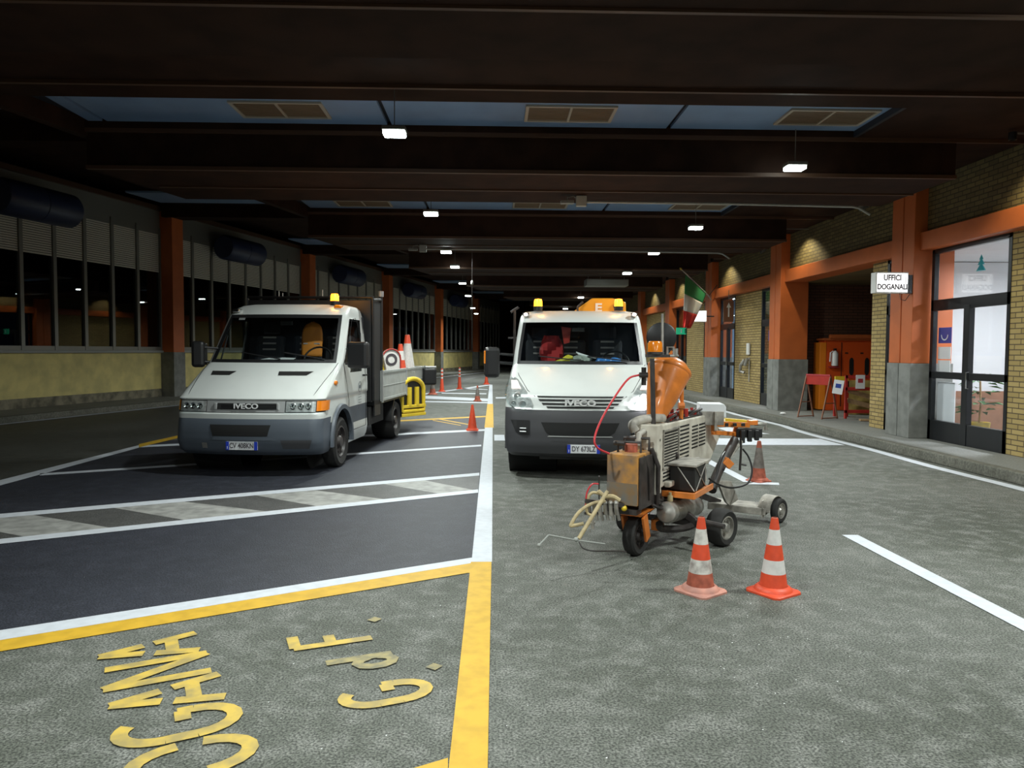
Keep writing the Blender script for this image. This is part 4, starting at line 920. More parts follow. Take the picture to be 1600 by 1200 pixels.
text('grille_lettering', 'IVECO', .095, 'bsilver', T2, Tm((.0, c2.front(0, .955).y-.035, .958), PI/2), .006, .004, 1.4)
c2.patch([(.56, -.36, .36), (.60, -.42, .42), (.72, -.48, .48)], .008, 'bumper_opening', 'hole', T2, nx=20)
c2.patch([(.545, -.40, .40), (.56, -.38, .38)], .02, 'bumper_lip', 'silver', T2, nx=16)
for s_ in (1, -1):
    c2.patch([(.56, s_*.62, s_*.74), (.60, s_*.62, s_*.80), (.74, s_*.62, s_*.86)], .008, 'fog_lamp_recess', 'black', T2)
    b = MB(); [b.tube([c2.front(s_*.66, z, .02), c2.front(s_*.74, z, .02)], .008, 6) for z in (.60, .64)]; b.build('recess_bars', 'silver', T2)
    hz = [(.875, .60, .80), (.93, .58, .88), (1.0, .61, .915), (1.08, .66, .925), (1.16, .73, .92), (1.23, .80, .90), (1.26, .84, .87)]
    hl = c2.patch([(z, s_*a, s_*b_) for z, a, b_ in hz], .010, 'headlight', 'lampbowl', T2, nx=10)
    for (x, z, r) in ((.71, .935, .05), (.83, .94, .04), (.78, 1.03, .05)):
        p = c2.front(s_*x, z, .016); d = MB(); d.lathe([(r, -.015), (r*.85, .012), (r*.4, .004), (.001, .008)], 18, Tm(p, PI/2)); d.build('reflector', 'silver', hl, smooth=True)
    c2.patch([(z, s_*(a-.004), s_*(b_+.004)) for z, a, b_ in hz], .032, 'headlight_glass', 'glass', hl, nx=10)
    c2.patch([(1.12, s_*.74, s_*.86), (1.22, s_*.81, s_*.88)], .022, 'marker_lamp', 'warm', hl, nx=5)
    rm = rbox((s_*.76, 1.47, 2.115), (.10, .10, .05), 'chrome', 'roof_marker', T2, .015); MB().sphere((0, -.04, 0), .028, 12, (1.3, 1, .9)).build('bulb', 'warm', rm, smooth=True)
    seam([c2.front(s_*x, z, .002) for x, z in ((.56, 1.03), (.66, 1.1), (.80, 1.28), (.875, 1.42))], T2)
    X = s_*.944
    seam([(X, 1.32, .45), (X, 1.32, .9), (s_*.93, 1.25, 1.2), (s_*.915, 1.10, 1.40), (s_*.905, 1.34, 1.62), (s_*.875, 1.6, 1.92), (s_*.87, 2.0, 1.99), (s_*.92, 2.24, 1.3), (X, 2.24, .45), (X, 1.32, .45)], T2)
    b = MB(); rs = []
    for a in range(25):
        t = -.10+(PI+.16)*a/24; cy, cz = math.cos(t), math.sin(t)
        rs.append([Vector((s_*.92, .98+cy*.435, .36+cz*.435)), Vector((s_*.965, .98+cy*.44, .36+cz*.44)), Vector((s_*.965, .98+cy*.49, .36+cz*.49)), Vector((s_*.94, .98+cy*.50, .36+cz*.50))])
    b.grid(rs); b.build('wheel_arch_trim', 'bump2', T2, smooth=True)
    wheel(T2, s_*.84, .98, .345, .20, s_, 'greased'); wheel(T2, s_*.80, 4.0, .345, .40, s_, 'greased')
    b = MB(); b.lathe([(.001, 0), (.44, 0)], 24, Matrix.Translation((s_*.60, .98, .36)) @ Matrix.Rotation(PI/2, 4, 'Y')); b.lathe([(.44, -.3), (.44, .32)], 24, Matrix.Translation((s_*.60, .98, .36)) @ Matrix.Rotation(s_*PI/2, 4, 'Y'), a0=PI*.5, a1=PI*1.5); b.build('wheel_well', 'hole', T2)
    mr = rbox((s_*1.20, 1.05, 1.44), (.21, .16, .42), 'black', 'mirror', T2, .05, (0, 0, s_*-.2))
    b = MB(); b.tube([(-s_*.31, .12, -.02), (-s_*.05, .0, .0)], .022); b.tube([(-s_*.31, .12, .10), (-s_*.05, 0, .12)], .018); b.build('mirror_arm', 'black', mr)
    MB().box(s_*.1-.012, s_*.1+.012, -.06, .02, -.02, .16).build('mirror_indicator', 'amber', mr, bevel=.008)
    MB().box(-.08, .08, .081, .084, -.18, .18).build('mirror_glass', 'mirror', mr)
p = c2.front(.745, .955, .05)
bl = MB(); bl.sphere((0, 0, 0), .048, 16, (1, .5, 1)); o = bl.build('headlamp_bulb', 'hlamp', T2, smooth=True); o.location = p; o['label'] = 'glaring lit headlamp bulb'
plate(c2, .045, .40, 'DY 673LZ', T2, .40, .105)
wiper(c2, .05, 1.47, -.55, 1.53, T2); wiper(c2, .65, 1.47, .10, 1.53, T2)
beacon(T2, (-.60, 1.72, 2.215)); beacon(T2, (.56, 1.72, 2.215))
b = MB(); b.box(-.88, .88, .93, 1.40, 1.18, 1.38); b.build('dashboard', 'black', T2, bevel=.04)
b = MB(); b.lathe([(.185, 0), (.2, .015), (.215, 0), (.2, -.015), (.185, 0)], 28, Tm((.50, 1.42, 1.42), math.radians(62))); b.tube([(.50, 1.42, 1.42), (.50, 1.28, 1.34)], .03); b.tube([(.31, 1.42, 1.42), (.69, 1.42, 1.42)], .014); b.build('steering_wheel', 'black', T2, smooth=True)
seat(T2, .42, 1.92, z=1.02); seat(T2, -.12, 1.95, z=1.02); seat(T2, -.58, 1.95, z=1.02)
b = MB(); b.box(-.09, .09, -.01, .01, -.03, .03); o = b.build('rear_mirror', 'black', T2, bevel=.008); o.location = (-.02, 1.42, 1.90)
b = MB(); b.box(-.42, -.30, .5, 6.5, .45, .62); b.box(.30, .42, .5, 6.5, .45, .62); [b.box(-.42, .42, y, y+.1, .47, .6) for y in (2.6, 3.6, 4.9, 6.3)]; b.build('chassis', 'black', T2)
b = MB(); b.box(-.5, .5, .3, 2.0, .30, .62); b.box(-.84, .84, .93, 1.03, .3, .42); b.box(-.8, .8, 3.95, 4.05, .3, .42); b.box(-.5, .5, .14, .5, .25, .4); b.build('underbody', 'hole', T2)
b = MB(); b.box(-.95, .95, 2.5, 6.4, .75, .82); b.box(-.97, -.94, 2.9, 6.4, .75, 1.2); b.box(.94, .97, 2.9, 6.4, .75, 1.2); b.box(-.97, .97, 6.38, 6.42, .75, 1.2); b.build('tipper_bed', 'bedg', T2)
# crane behind the cab
b = MB(); b.box(-.15, .3, 2.45, 2.8, .8, 1.9); b.build('crane_column', 'greased', T2, bevel=.02)
b = MB(); b.prism([(-.16, 2.5, 1.95), (.74, 2.5, 1.95), (.72, 2.5, 2.36), (.52, 2.5, 2.42), (.20, 2.5, 2.42), (-.16, 2.5, 2.16)], (0, .28, 0)); cr = b.build('crane_arm', 'crane', T2, bevel=.02)
text('crane_letter', 'E', .17, 'paper', T2, Tm((.30, 2.49, 2.27), PI/2), .004, .006, 1.3)
b = MB(); b.tube([(-.02, 2.44, 2.18), (-.02, 2.42, 2.28), (.06, 2.44, 2.36)], .018); b.lathe([(.001, 0), (.07, 0), (.07, .05), (.001, .05)], 16, Tm((.60, 2.5, 2.30), PI/2)); b.build('crane_hoses', 'greased', T2, smooth=True)
b = MB(); b.tube([(-1.0, 2.5, .8), (-1.0, 2.5, 2.25)], .02); b.tube([(-1.06, 2.5, 2.2), (-.94, 2.5, 2.28)], .02); b.tube([(-1.1, 2.5, 1.8), (-.95, 2.5, 1.8)], .015); b.build('side_ladder', 'greased', T2)
# objects on dashboard
def dash(o, lab, cat): return tag(onT(o, T2), lab, cat)
b = MB(); b.tube(smoothpath([(-.36, 1.06, 1.43), (-.25, 1.04, 1.46), (-.14, 1.06, 1.50), (-.06, 1.10, 1.50)]), [.02, .022, .024, .026, .028, .03, .03, .03, .034, .036, .038, .04, .045, .048, .05, .052, .05, .045, .04, .035, .03, .025, .02, .015, .01][:25], 8)
dash(b.build('work_glove', 'yglove', smooth=True), 'yellow work glove on the right truck dashboard', 'glove')
rr = random.Random(3)
def crumple(cx, cy, cz, sx, sy, sz, seed):
    rr = random.Random(seed); g = MB(); g.sphere((0, 0, 0), 1, 16); out = []
    for v in g.v:
        v = Vector(v); f = 1+.22*math.sin(v.x*7+seed)*math.cos(v.y*6+seed*2)+.16*math.sin(v.z*9+v.x*5); out.append((cx+v.x*sx*f, cy+v.y*sy*f, cz+v.z*sz*f))
    g.v = out; return g
dash(crumple(.02, 1.05, 1.47, .15, .10, .07, 2).build('rag', 'clothg', smooth=True), 'grey crumpled rag heap on the right truck dashboard', 'cloth')
b = MB(); b.prism([(-.02, 1.02, 1.55), (.22, 1.0, 1.50), (.20, 1.12, 1.50), (-.05, 1.14, 1.58)], (0, 0, .012)); dash(b.build('paper_sheet', 'paper'), 'white paper sheet lying over the grey rag', 'paper')
b = MB(); [b.sphere((.30+.17*k, 1.05, 1.455), .062, 14, (1.5, .9, 1)) for k in (0, 1)]; b.tube([(.24, 1.05, 1.455), (.55, 1.05, 1.455)], .045, 12)
dash(b.build('water_bottle', 'bluebag', smooth=True), 'blue plastic bottle lying on the right truck dashboard', 'bottle')
b = MB(); b.box(-.72, -.60, 1.05, 1.12, 1.40, 1.46); dash(b.build('tissue_box', 'clothg', bevel=.01), 'small grey box at the left end of the right dashboard', 'box')
b = MB(); b.box(-.74, -.30, 1.0, 1.03, 1.40, 1.415); dash(b.build('ruler', 'paper'), 'white strip of paper along the windscreen base', 'paper')
dash(crumple(.68, 1.12, 1.42, .13, .07, .035, 5).build('plastic_bag', 'clothg', smooth=True), 'pale plastic bag behind the steering wheel rim', 'bag')
j = MB(); pr = [[Vector((-.40+.17*math.cos(a)*(.5+.5*math.sin(PI*(.15+.8*i/8))), 1.72+.05*math.sin(a*3+i), 1.40+.42*i/8)) for a in [PI*k/8 for k in range(9)]] for i in range(9)]
j.grid(pr); dash(j.build('red_jacket', 'redcloth', smooth=True, solid=.02), 'red jacket hanging inside the right truck cab', 'jacket')
b = MB(); b.prism([(-.26, 1.55, 1.95), (-.12, 1.55, 1.93), (-.14, 1.56, 1.72), (-.22, 1.56, 1.70)], (0, .03, 0)); dash(b.build('red_pennant', 'red'), 'bright red cloth hanging behind the windscreen', 'cloth')

# ================================================================== ROAD MARKING MACHINE
MO = Vector((1.13, 5.70, 0)); MA = math.radians(32)
TM = thing('road_marking_machine', 'dirty cream and orange road marking machine with hopper, beacon and three wheels', 'road marking machine', MO, -MA)
MI = (Matrix.Translation(MO) @ Matrix.Rotation(-MA, 4, 'Z')).inverted()
def q(px, py, Y): return MI @ PY(px, py, Y)
def qt(pts, r, nm, m, n=8, sm=True, root=None, k=8):
    P = [q(*p) for p in pts]; P = smoothpath(P, k) if sm and len(P) > 2 else P
    return MB().tube(P, r, n).build(nm, m, root or TM, smooth=True)
# wheels
def mwheel(x, y, R, wd, steer, nm='wheel', rim='steel'):
    w_ = wheel(TM, x, y, R, wd, 1, rim, nm, R, steer); return w_
mwheel(0, 0, .155, .10, -.12, 'front_wheel', 'greased')
mwheel(.50, .64, .155, .14, -.3, 'rear_wheel'); mwheel(-.36, .72, .155, .13, .1, 'rear_wheel', 'greased')
mwheel(.75, 1.74, .115, .07, -.3, 'outrigger_wheel')
b = MB(); b.prism([(-.09, -.12, .33), (-.09, .12, .33), (-.06, .14, .36), (-.06, -.14, .36)], (.17, 0, 0)); b.bar((.085, -.05, .33), (.085, .03, .13), .02, .09); b.bar((-.085, -.05, .33), (-.085, .03, .13), .02, .09)
b.build('wheel_fork', 'morange', TM, bevel=.004)
b = MB(); b.bar((-.36, .68, .16), (.42, .62, .16), .05, .05); b.bar((.0, .1, .38), (.0, 1.6, .32), .10, .08); b.bar((-.3, .1, .40), (-.3, 1.7, .40), .06, .08); b.bar((.08, .15, .44), (.08, 1.6, .44), .05, .07); b.bar((.02, .6, .36), (.30, .62, .17), .05, .06); b.bar((-.1, -.1, .37), (-.1, .35, .37), .22, .06)
b.build('frame', 'greased', TM, bevel=.006)
b = MB(); b.tube([(.36, .40, .24), (.60, .34, .23)], .022); b.build('foot_peg', 'greased', TM, smooth=True)
b = MB(); b.box(.02, .10, .28, .38, .14, .23); b.build('jack_block', 'morange', TM, bevel=.006)
# outrigger platform and fender
b = MB(); b.box(.12, .66, 1.60, 1.86, .12, .15); b.box(.12, .66, 1.585, 1.60, .085, .15); b.build('footboard', 'creamd', TM, bevel=.004)
b = MB(); b.lathe([(.135, -.07), (.142, -.07), (.142, .05), (.135, .05)], 20, Matrix.Translation((.69, 1.73, .115)) @ Matrix.Rotation(-.3, 4, 'Z') @ Matrix.Rotation(PI/2, 4, 'Y'), a0=PI*.42, a1=PI*1.5); b.box(.625, .635, 1.585, 1.86, .06, .22); b.build('fender', 'creamd', TM, smooth=False)
b = MB(); b.bar((.0, 1.5, .25), (.2, 1.7, .14), .06, .06); b.build('outrigger_arm', 'greased', TM)
# engine cover
X0, X1 = -.05, .12
side = [(.12, .50), (.12, 1.015), (1.58, 1.0), (1.60, .94), (2.10, .80), (1.62, .52), (.7, .52)]
b = MB(); b.prism([(X0, y, z) for y, z in side], (X1-X0, 0, 0)); cov = b.build('engine_cover', 'cream', TM, bevel=.012)
b = MB(); b.box(X0-.01, X1+.012, .10, .20, .47, 1.02); b.build('cover_corner_post', 'cream', cov, bevel=.006)
b = MB()
for i in range(12):
    for j in range(12): y = .27+.031*i; z = .665+.024*j; b.box(X1-.005, X1+.003, y, y+.020, z, z+.015)
b.build('mesh_openings', 'hole', cov)
b = MB(); b.box(X1, X1+.012, .25, .655, .645, .66); b.box(X1, X1+.012, .25, .655, .955, .97); b.box(X1, X1+.012, .25, .265, .645, .97); b.box(X1, X1+.012, .64, .655, .645, .97); b.build('mesh_frame', 'creamd', cov)
b = MB()
for j in range(12): z = .575+.034*j; b.box(X1-.005, X1+.004, .70, .95, z, z+.014)
for j in range(7): z = .73+.032*j; b.box(X1-.005, X1+.004, 1.04, 1.22, z, z+.013); b.box(X1-.005, X1+.004, 1.26, 1.46, z, z+.013)
for j in range(3): z = .55+.03*j; b.box(X1-.005, X1+.004, .27, .62, z, z+.013)
b.build('louvres', 'hole', cov)
b = MB(); [b.lathe([(.001, 0), (.012, 0)], 10, Matrix.Translation((X1+.014, .155, z)) @ Matrix.Rotation(PI/2, 4, 'Y')) for z in (.56, .66, .9)]; b.lathe([(.001, .02), (.02, .02), (.02, 0)], 12, Matrix.Translation((X1+.002, .60, .72)) @ Matrix.Rotation(PI/2, 4, 'Y')); b.build('cover_bolts', 'greased', cov)
b = MB(); b.box(X1, X1+.05, .30, .60, .50, .545); b.build('side_step', 'cream', TM, bevel=.01)
b = MB(); b.box(-.32, -.055, .55, 1.5, .45, .86); b.build('engine_block', 'greased', TM, bevel=.02)
# muffler and pipework on the cover
b = MB(); b.tube(smoothpath([(-.04, .06, .97), (-.06, .05, 1.02), (-.03, .12, 1.05), (.03, .26, 1.06), (.06, .42, 1.05)]), .036, 14); b.build('exhaust_muffler', 'creamd', TM, smooth=True)
b = MB(); b.tube([(.0, .02, .86), (.0, .04, .95), (.02, .10, .97)], .024, 12); b.build('air_intake', 'creamd', TM, smooth=True)
b = MB(); rj = random.Random(4)
for i in range(16):
    x, y = rj.uniform(-.05, .08), rj.uniform(.5, 1.4); h = rj.uniform(.03, .10); b.tube([(x, y, 1.0), (x, y, 1.0+h)], rj.uniform(.012, .026), 8)
b.build('valves', 'red', TM, smooth=True)
b = MB()
for i in range(12):
    x, y = rj.uniform(-.05, .06), rj.uniform(.4, 1.3); b.tube(smoothpath([(x, y, 1.01), (x+.05, y+.1, 1.06), (x+.02, y+.25, 1.05), (x-.04, y+.36, 1.01)], 5), .011, 6)
b.build('pipework', 'greased', TM, smooth=True)
b = MB(); b.box(-.10, .10, .45, 1.5, 1.0, 1.02); b.build('cover_top_plate', 'greased', TM)
# front paint tank
b = MB(); b.box(-.16, .09, -.22, .12, .43, .82); b.build('front_tank', 'rusty', TM, bevel=.008)
b = MB(); b.box(-.158, .088, -.2225, -.22, .435, .60); b.build('bare_tank_front', 'bare', TM)
b = MB(); b.box(.092, .11, -.20, .14, .40, .80); b.box(.0, .10, .12, .16, .38, .84); b.build('tank_side_plate', 'greased', TM, bevel=.005)
b = MB(); b.lathe([(.001, .06), (.05, .06), (.05, 0)], 18, Tm((-.03, -.05, .82))); b.build('tank_cap', 'coned', TM, smooth=True)
b = MB(); b.tube([(-.11, -.12, .82), (-.11, -.12, .90), (.06, -.08, .90), (.06, -.08, .82)], .010); b.tube([(-.11, .0, .82), (-.11, .0, .92), (.08, .05, .92), (.08, .05, .82)], .012); b.tube([(-.14, -.13, .89), (-.05, -.13, .89)], .018); b.build('tank_bracket', 'greased', TM, smooth=True)
b = MB(); b.box(-.15, .08, -.21, -.10, .36, .40); b.tube([(.09, -.1, .80), (.115, -.05, .7), (.115, -.02, .45)], .012); b.tube([(.10, .05, .84), (.14, .10, .7), (.13, .12, .40), (.10, .3, .38)], .018); b.build('tank_support', 'greased', TM, smooth=True)
# compressed air cylinder
A_, B_ = q(1041, 801, 5.78), q(1086, 790, 6.75)
d = (B_-A_).normalized(); L_ = (B_-A_).length
TT = Matrix.Translation(A_) @ d.to_track_quat('Z', 'X').to_matrix().to_4x4()
b = MB(); R_ = .088; b.lathe([(.001, -.025), (R_*.5, -.02), (R_*.85, -.005), (R_, .03), (R_, L_-.03), (R_*.85, L_), (.001, L_+.02)], 28, TT); cyl = b.build('air_cylinder', 'steel', TM, smooth=True)
pA = q(1047, 783, 5.83); b = MB(); b.tube([pA, pA+Vector((0, 0, .045))], .022, 12); b.tube([pA+Vector((0, 0, .045)), pA+Vector((0, 0, .07))], .012, 10); b.build('cylinder_valve', 'hose', cyl, smooth=True)
pL = A_+d*.22; b = MB(); sidev = Vector((.55, -.35, .75)).normalized(); ax = d.cross(sidev).normalized(); c0 = pL+sidev*(R_+.002)
b.poly([c0-d*.07-ax*.045, c0+d*.07-ax*.045, c0+d*.07+ax*.045, c0-d*.07+ax*.045]); b.build('cylinder_label', 'paper', cyl)
# battery box on orange shelf
b = MB(); b.box(.13, .34, .41, .72, .465, .67); bx = b.build('battery_box', 'black', TM, bevel=.008)
b = MB(); b.box(.11, .36, .37, .80, .67, .69); b.build('battery_lid', 'creamd', bx, bevel=.004)
b = MB(); b.tube([(.345, .43, .66), (.345, .70, .47)], .005); b.tube([(.345, .70, .66), (.345, .43, .47)], .005); b.tube([(.2, .40, .66), (.34, .40, .47)], .005); b.build('lashing', 'steel', bx)
b = MB(); b.box(.08, .37, .30, .84, .425, .455); b.box(.36, .375, .30, .84, .425, .475); b.box(.08, .37, .295, .31, .425, .475); b.build('battery_shelf', 'morange', TM, bevel=.004)
b = MB(); b.tube([(.30, .78, .66), (.31, .78, .5)], .022); b.tube([(.22, .84, .68), (.24, .86, .58)], .034); b.tube([(.16, .9, .66), (.2, .9, .48)], .02); b.build('regulators', 'creamd', TM, smooth=True)
# mast with beacon
P0, P1 = q(1022, 716, 5.86), q(1019, 560, 5.86)
b = MB(); b.bar(P0, P1, .034, .034); b.build('mast', 'greased', TM, bevel=.004)
bp = q(1023.5, 556, 5.9)
b = MB(); b.box(-.07, .11, -.05, .05, -.012, .012); o = b.build('mast_plate', 'greased', TM); o.location = bp; o.rotation_euler = (0, 0, MA)
b = MB(); b.tube([(.0, 0, -.0), (.19, 0, 0)], .011); b.tube([(.10, 0, 0), (.10, 0, .07), (.15, 0, .07), (.15, 0, 0)], .009); b.tube([(.17, 0, 0), (.17, 0, .06)], .016); b.build('mast_bracket', 'steel', o, smooth=True)
d_ = MB(); d_.lathe([(.065, .012), (.065, .03), (.062, .032)], 24); o2 = d_.build('beacon_base', 'greased', TM, smooth=True); o2.location = bp-Vector((.0, 0, 0))
d_ = MB(); d_.lathe([(.060, .03), (.058, .10), (.048, .118), (.001, .12)], 24); d_.build('beacon_dome', 'amber', o2, smooth=True)
# black round disc and thin rod behind the beacon
dc = q(1033.5, 527, 6.12); b = MB(); b.lathe([(.001, .012), (.11, .010), (.125, .0), (.11, -.01), (.001, -.012)], 36, Matrix.Translation(dc) @ Matrix.Rotation(MA-.1, 4, 'Z') @ Matrix.Rotation(PI/2, 4, 'X')); b.build('round_shield', 'black', TM, smooth=True)
qt([(1035, 490, 6.02), (1035, 530, 6.02), (1035, 557, 5.98)], .011, 'thin_rod', 'steel', sm=False)
# orange hopper, tilted funnel
ctop, ctip = q(1046, 578, 6.25), q(1020, 668, 6.05)
axis = (ctip-ctop).normalized(); TH = Matrix.Translation(ctop) @ (-axis).to_track_quat('Z', 'X').to_matrix().to_4x4(); Lh = (ctip-ctop).length
b = MB(); b.lathe([(.001, .095), (.07, .09), (.135, .065), (.172, .02), (.182, -.02), (.176, -.06), (.125, -Lh*.52), (.075, -Lh*.85), (.05, -Lh)], 36, TH); hp = b.build('hopper', 'morange', TM, smooth=True)
b = MB(); b.lathe([(.184, .012), (.190, .0), (.188, -.02), (.180, -.03)], 36, TH); b.tube([TH @ Vector((-.07, 0, .09)), TH @ Vector((-.06, 0, .14)), TH @ Vector((.05, 0, .15)), TH @ Vector((.07, 0, .09))], .012); b.build('hopper_rim', 'morange', hp, smooth=True)
qt([(1065, 600, 6.35), (1065, 625, 6.35), (1064, 655, 6.35)], .019, 'hopper_leg', 'morange', sm=False)
qt([(1060, 634, 6.33), (1069, 634, 6.33)], .03, 'hopper_leg_clamp', 'morange', sm=False)
# white control box
cb = q(1112, 640, 6.95); b = MB(); b.prism([(-.12, -.09, 0), (.12, -.09, 0), (.12, -.09, .10), (.10, -.09, .13), (-.12, -.09, .13)], (0, .26, 0)); o = b.build('control_box', 'iwall', TM, bevel=.006); o.location = cb-Vector((0, 0, .07)); o.rotation_euler = (0, 0, MA-.15)
b = MB(); b.box(-.11, .10, -.10, -.088, -.07, .06); b.box(.01, .035, -.12, -.10, -.12, .06); b.build('box_front', 'creamd', o, bevel=.004)
# console at the rear: rack, valves, levers
Yc = 7.1
b = MB(); b.bar(q(1113, 662, Yc-.2), q(1170, 664, Yc), .04, .05); b.bar(q(1113, 676, Yc-.2), q(1152, 678, Yc), .03, .04); b.bar(q(1115, 650, Yc-.2), q(1115, 676, Yc-.2), .02, .05); b.bar(q(1150, 664, Yc), q(1146, 690, Yc), .03, .04); b.bar(q(1168, 660, Yc), q(1183, 660, Yc), .05, .05); b.build('console_rack', 'morange', TM, bevel=.004)
b = MB(); b.bar(q(1132, 657, Yc+.1), q(1166, 660, Yc+.1), .05, .05); b.build('yellow_panel', 'yellow', TM, bevel=.004)
b = MB()
for i in range(4): b.bar(q(1122+13*i, 661, Yc-.15), q(1122+13*i, 666, Yc-.15), .03, .03)
b.build('rack_knobs', 'black', TM)
b = MB(); b.bar(q(1150, 676, Yc), q(1190, 676, Yc-.05), .10, .085)
for i in range(3): b.bar(q(1160+11*i, 672, Yc-.08), q(1160+11*i, 692-2*i, Yc-.08), .045, .04)
b.build('valve_block', 'black', TM, bevel=.006)
b = MB(); b.tube([q(1178, 662, Yc), q(1196, 663, Yc), q(1196, 672, Yc)], .02, 10); b.build('pipe_fitting', 'steel', TM, smooth=True)
qt([(1148, 688, 6.9), (1135, 712, 6.7), (1121, 740, 6.5), (1112, 766, 6.35)], .042, 'steering_column', 'greased', 10)
qt([(1158, 690, 6.9), (1146, 705, 6.8), (1136, 720, 6.7)], .02, 'lever_tube', 'creamd')
b = MB(); b.bar(q(1131, 718, 6.6), q(1141, 728, 6.6), .10, .07); b.build('pump_bracket', 'morange', TM, bevel=.006)
qt([(1161, 702, 6.8), (1170, 715, 6.7), (1175, 735, 6.6), (1168, 755, 6.5), (1145, 762, 6.4), (1125, 758, 6.3), (1108, 748, 6.2)], .009, 'black_cable', 'black')
qt([(1157, 685, 6.85), (1158, 700, 6.85), (1156, 735, 6.85)], .011, 'hanging_lever', 'greased', sm=False)
qt([(1156, 725, 6.85), (1166, 727, 6.85)], .009, 'lever_handle', 'greased', sm=False)
for i, (pa) in enumerate(([(1152, 685, 6.9), (1143, 700, 6.8), (1140, 712, 6.7), (1130, 735, 6.5)], [(1146, 682, 6.9), (1138, 700, 6.8), (1127, 715, 6.6), (1118, 750, 6.4)], [(1150, 690, 6.9), (1148, 702, 6.85), (1140, 700, 6.8), (1142, 688, 6.9)])):
    qt(pa, .011, 'control_hose', 'black')
# bead spreader guard behind the wheel
b = MB(); pts = [q(1122, 752, 6.5), q(1143, 752, 6.7), q(1154, 781, 6.8), q(1140, 790, 6.7), q(1135, 785, 6.6)]; b.prism(pts, (-.03, .03, 0)); b.build('splash_guard', 'creamd', TM, bevel=.004)
b = MB(); b.box(-.02, .10, 1.0, 1.5, .14, .50); b.box(.02, .12, .80, 1.0, .2, .52); b.build('gearbox', 'greased', TM, bevel=.02)
qt([(1092, 815, 6.2), (1070, 825, 6.0), (1035, 826, 5.9), (1030, 818, 5.85)], .03, 'under_pan', 'greased')
# front spray guns, hoses and marker rod
rods = MB(); rods.tube([q(949, 768, 5.35), q(904, 842, 5.15)], .015, 10); rods.build('lift_rod', 'hose', TM, smooth=True)
b = MB(); b.tube([q(857, 836, 5.0), q(900, 844, 5.1), q(945, 850, 5.2)], .006, 8); b.tube([q(857, 836, 5.0), q(843, 851, 4.95)], .006, 8); b.sphere(q(842, 852, 4.95), .014, 10); b.sphere(q(900, 843, 5.1), .018, 10); b.build('guide_rod', 'sill', TM, smooth=True)
b = MB(); b.tube([q(936, 745, 5.5), q(936, 780, 5.5)], .006); b.sphere(q(936, 745, 5.5), .010, 8); b.build('antenna_pin', 'greased', TM)
b = MB()
rj = random.Random(9)
for i in range(6):
    px = 920+8.5*i; Yg = 5.55-.02*i
    b.tube([q(px, 788, Yg), q(px+1, 806-rj.random()*3, Yg)], .016, 10); b.tube([q(px+2, 800, Yg), q(px+5, 813, Yg)], .012, 8); b.sphere(q(px, 786, Yg), .02, 8)
b.build('spray_guns', 'steel', TM, smooth=True)
b = MB(); b.bar(q(914, 782, 5.5), q(975, 790, 5.5), .03, .03); b.bar(q(914, 802, 5.5), q(960, 802, 5.6), .02, .02); b.build('gun_rail', 'greased', TM)
b = MB(); b.tube([q(926, 808, 5.4), q(926, 826, 5.4)], .014); b.tube([q(920, 818, 5.4), q(930, 816, 5.4)], .010); b.tube([q(922, 826, 5.4), q(922, 832, 5.4)], .006); b.build('nozzle', 'steel', TM, smooth=True)
b = MB(); b.sphere(q(975, 794, 5.5), .024, 12); b.build('yellow_knob', 'yellow', TM, smooth=True)
qt([(945, 783, 5.45), (925, 787, 5.4), (905, 800, 5.35), (892, 820, 5.3), (897, 821, 5.3), (912, 818, 5.3)], .013, 'beige_hose', 'hose')
qt([(934, 767, 5.5), (945, 775, 5.5), (958, 776, 5.5), (968, 782, 5.5)], .018, 'beige_hose', 'hose')
qt([(940, 772, 5.5), (925, 770, 5.5), (918, 782, 5.5), (917, 800, 5.5), (925, 806, 5.5)], .011, 'beige_hose', 'hose')
qt([(936, 756, 5.5), (925, 757, 5.5), (917, 770, 5.5), (915, 790, 5.5)], .006, 'red_hose', 'redhose')
qt([(905, 847, 5.1), (912, 857, 5.08), (930, 861, 5.1), (960, 861, 5.3), (978, 862, 5.4)], .005, 'trailing_wire', 'greased')
qt([(998, 586, 5.9), (982, 592, 5.8), (962, 618, 5.6), (940, 655, 5.5), (929, 685, 5.4), (934, 700, 5.4), (952, 709, 5.45)], .008, 'red_hose', 'redhose')
b = MB(); b.tube([q(999, 586, 5.9), q(1012, 586, 5.9)], .022, 10); b.tube([q(1006, 574, 5.95), q(1006, 602, 5.95)], .02, 10); b.build('pressure_valve', 'greased', TM, smooth=True)
b = MB()
for i in range(10):
    x0_, y0_, z0_ = rj.uniform(-.2, .1), rj.uniform(.0, .7), rj.uniform(.34, .48)
    b.tube(smoothpath([(x0_, y0_, z0_), (x0_+.08, y0_+.1, z0_-.06), (x0_+.02, y0_+.25, z0_-.02), (x0_-.05, y0_+.4, z0_)], 5), .014, 6)
b.build('frame_hoses', 'greased', TM, smooth=True)
qt([(1024, 740, 5.8), (1028, 775, 5.8), (1020, 786, 5.75), (1008, 780, 5.7), (1004, 720, 5.7)], .014, 'drain_hose', 'greased')

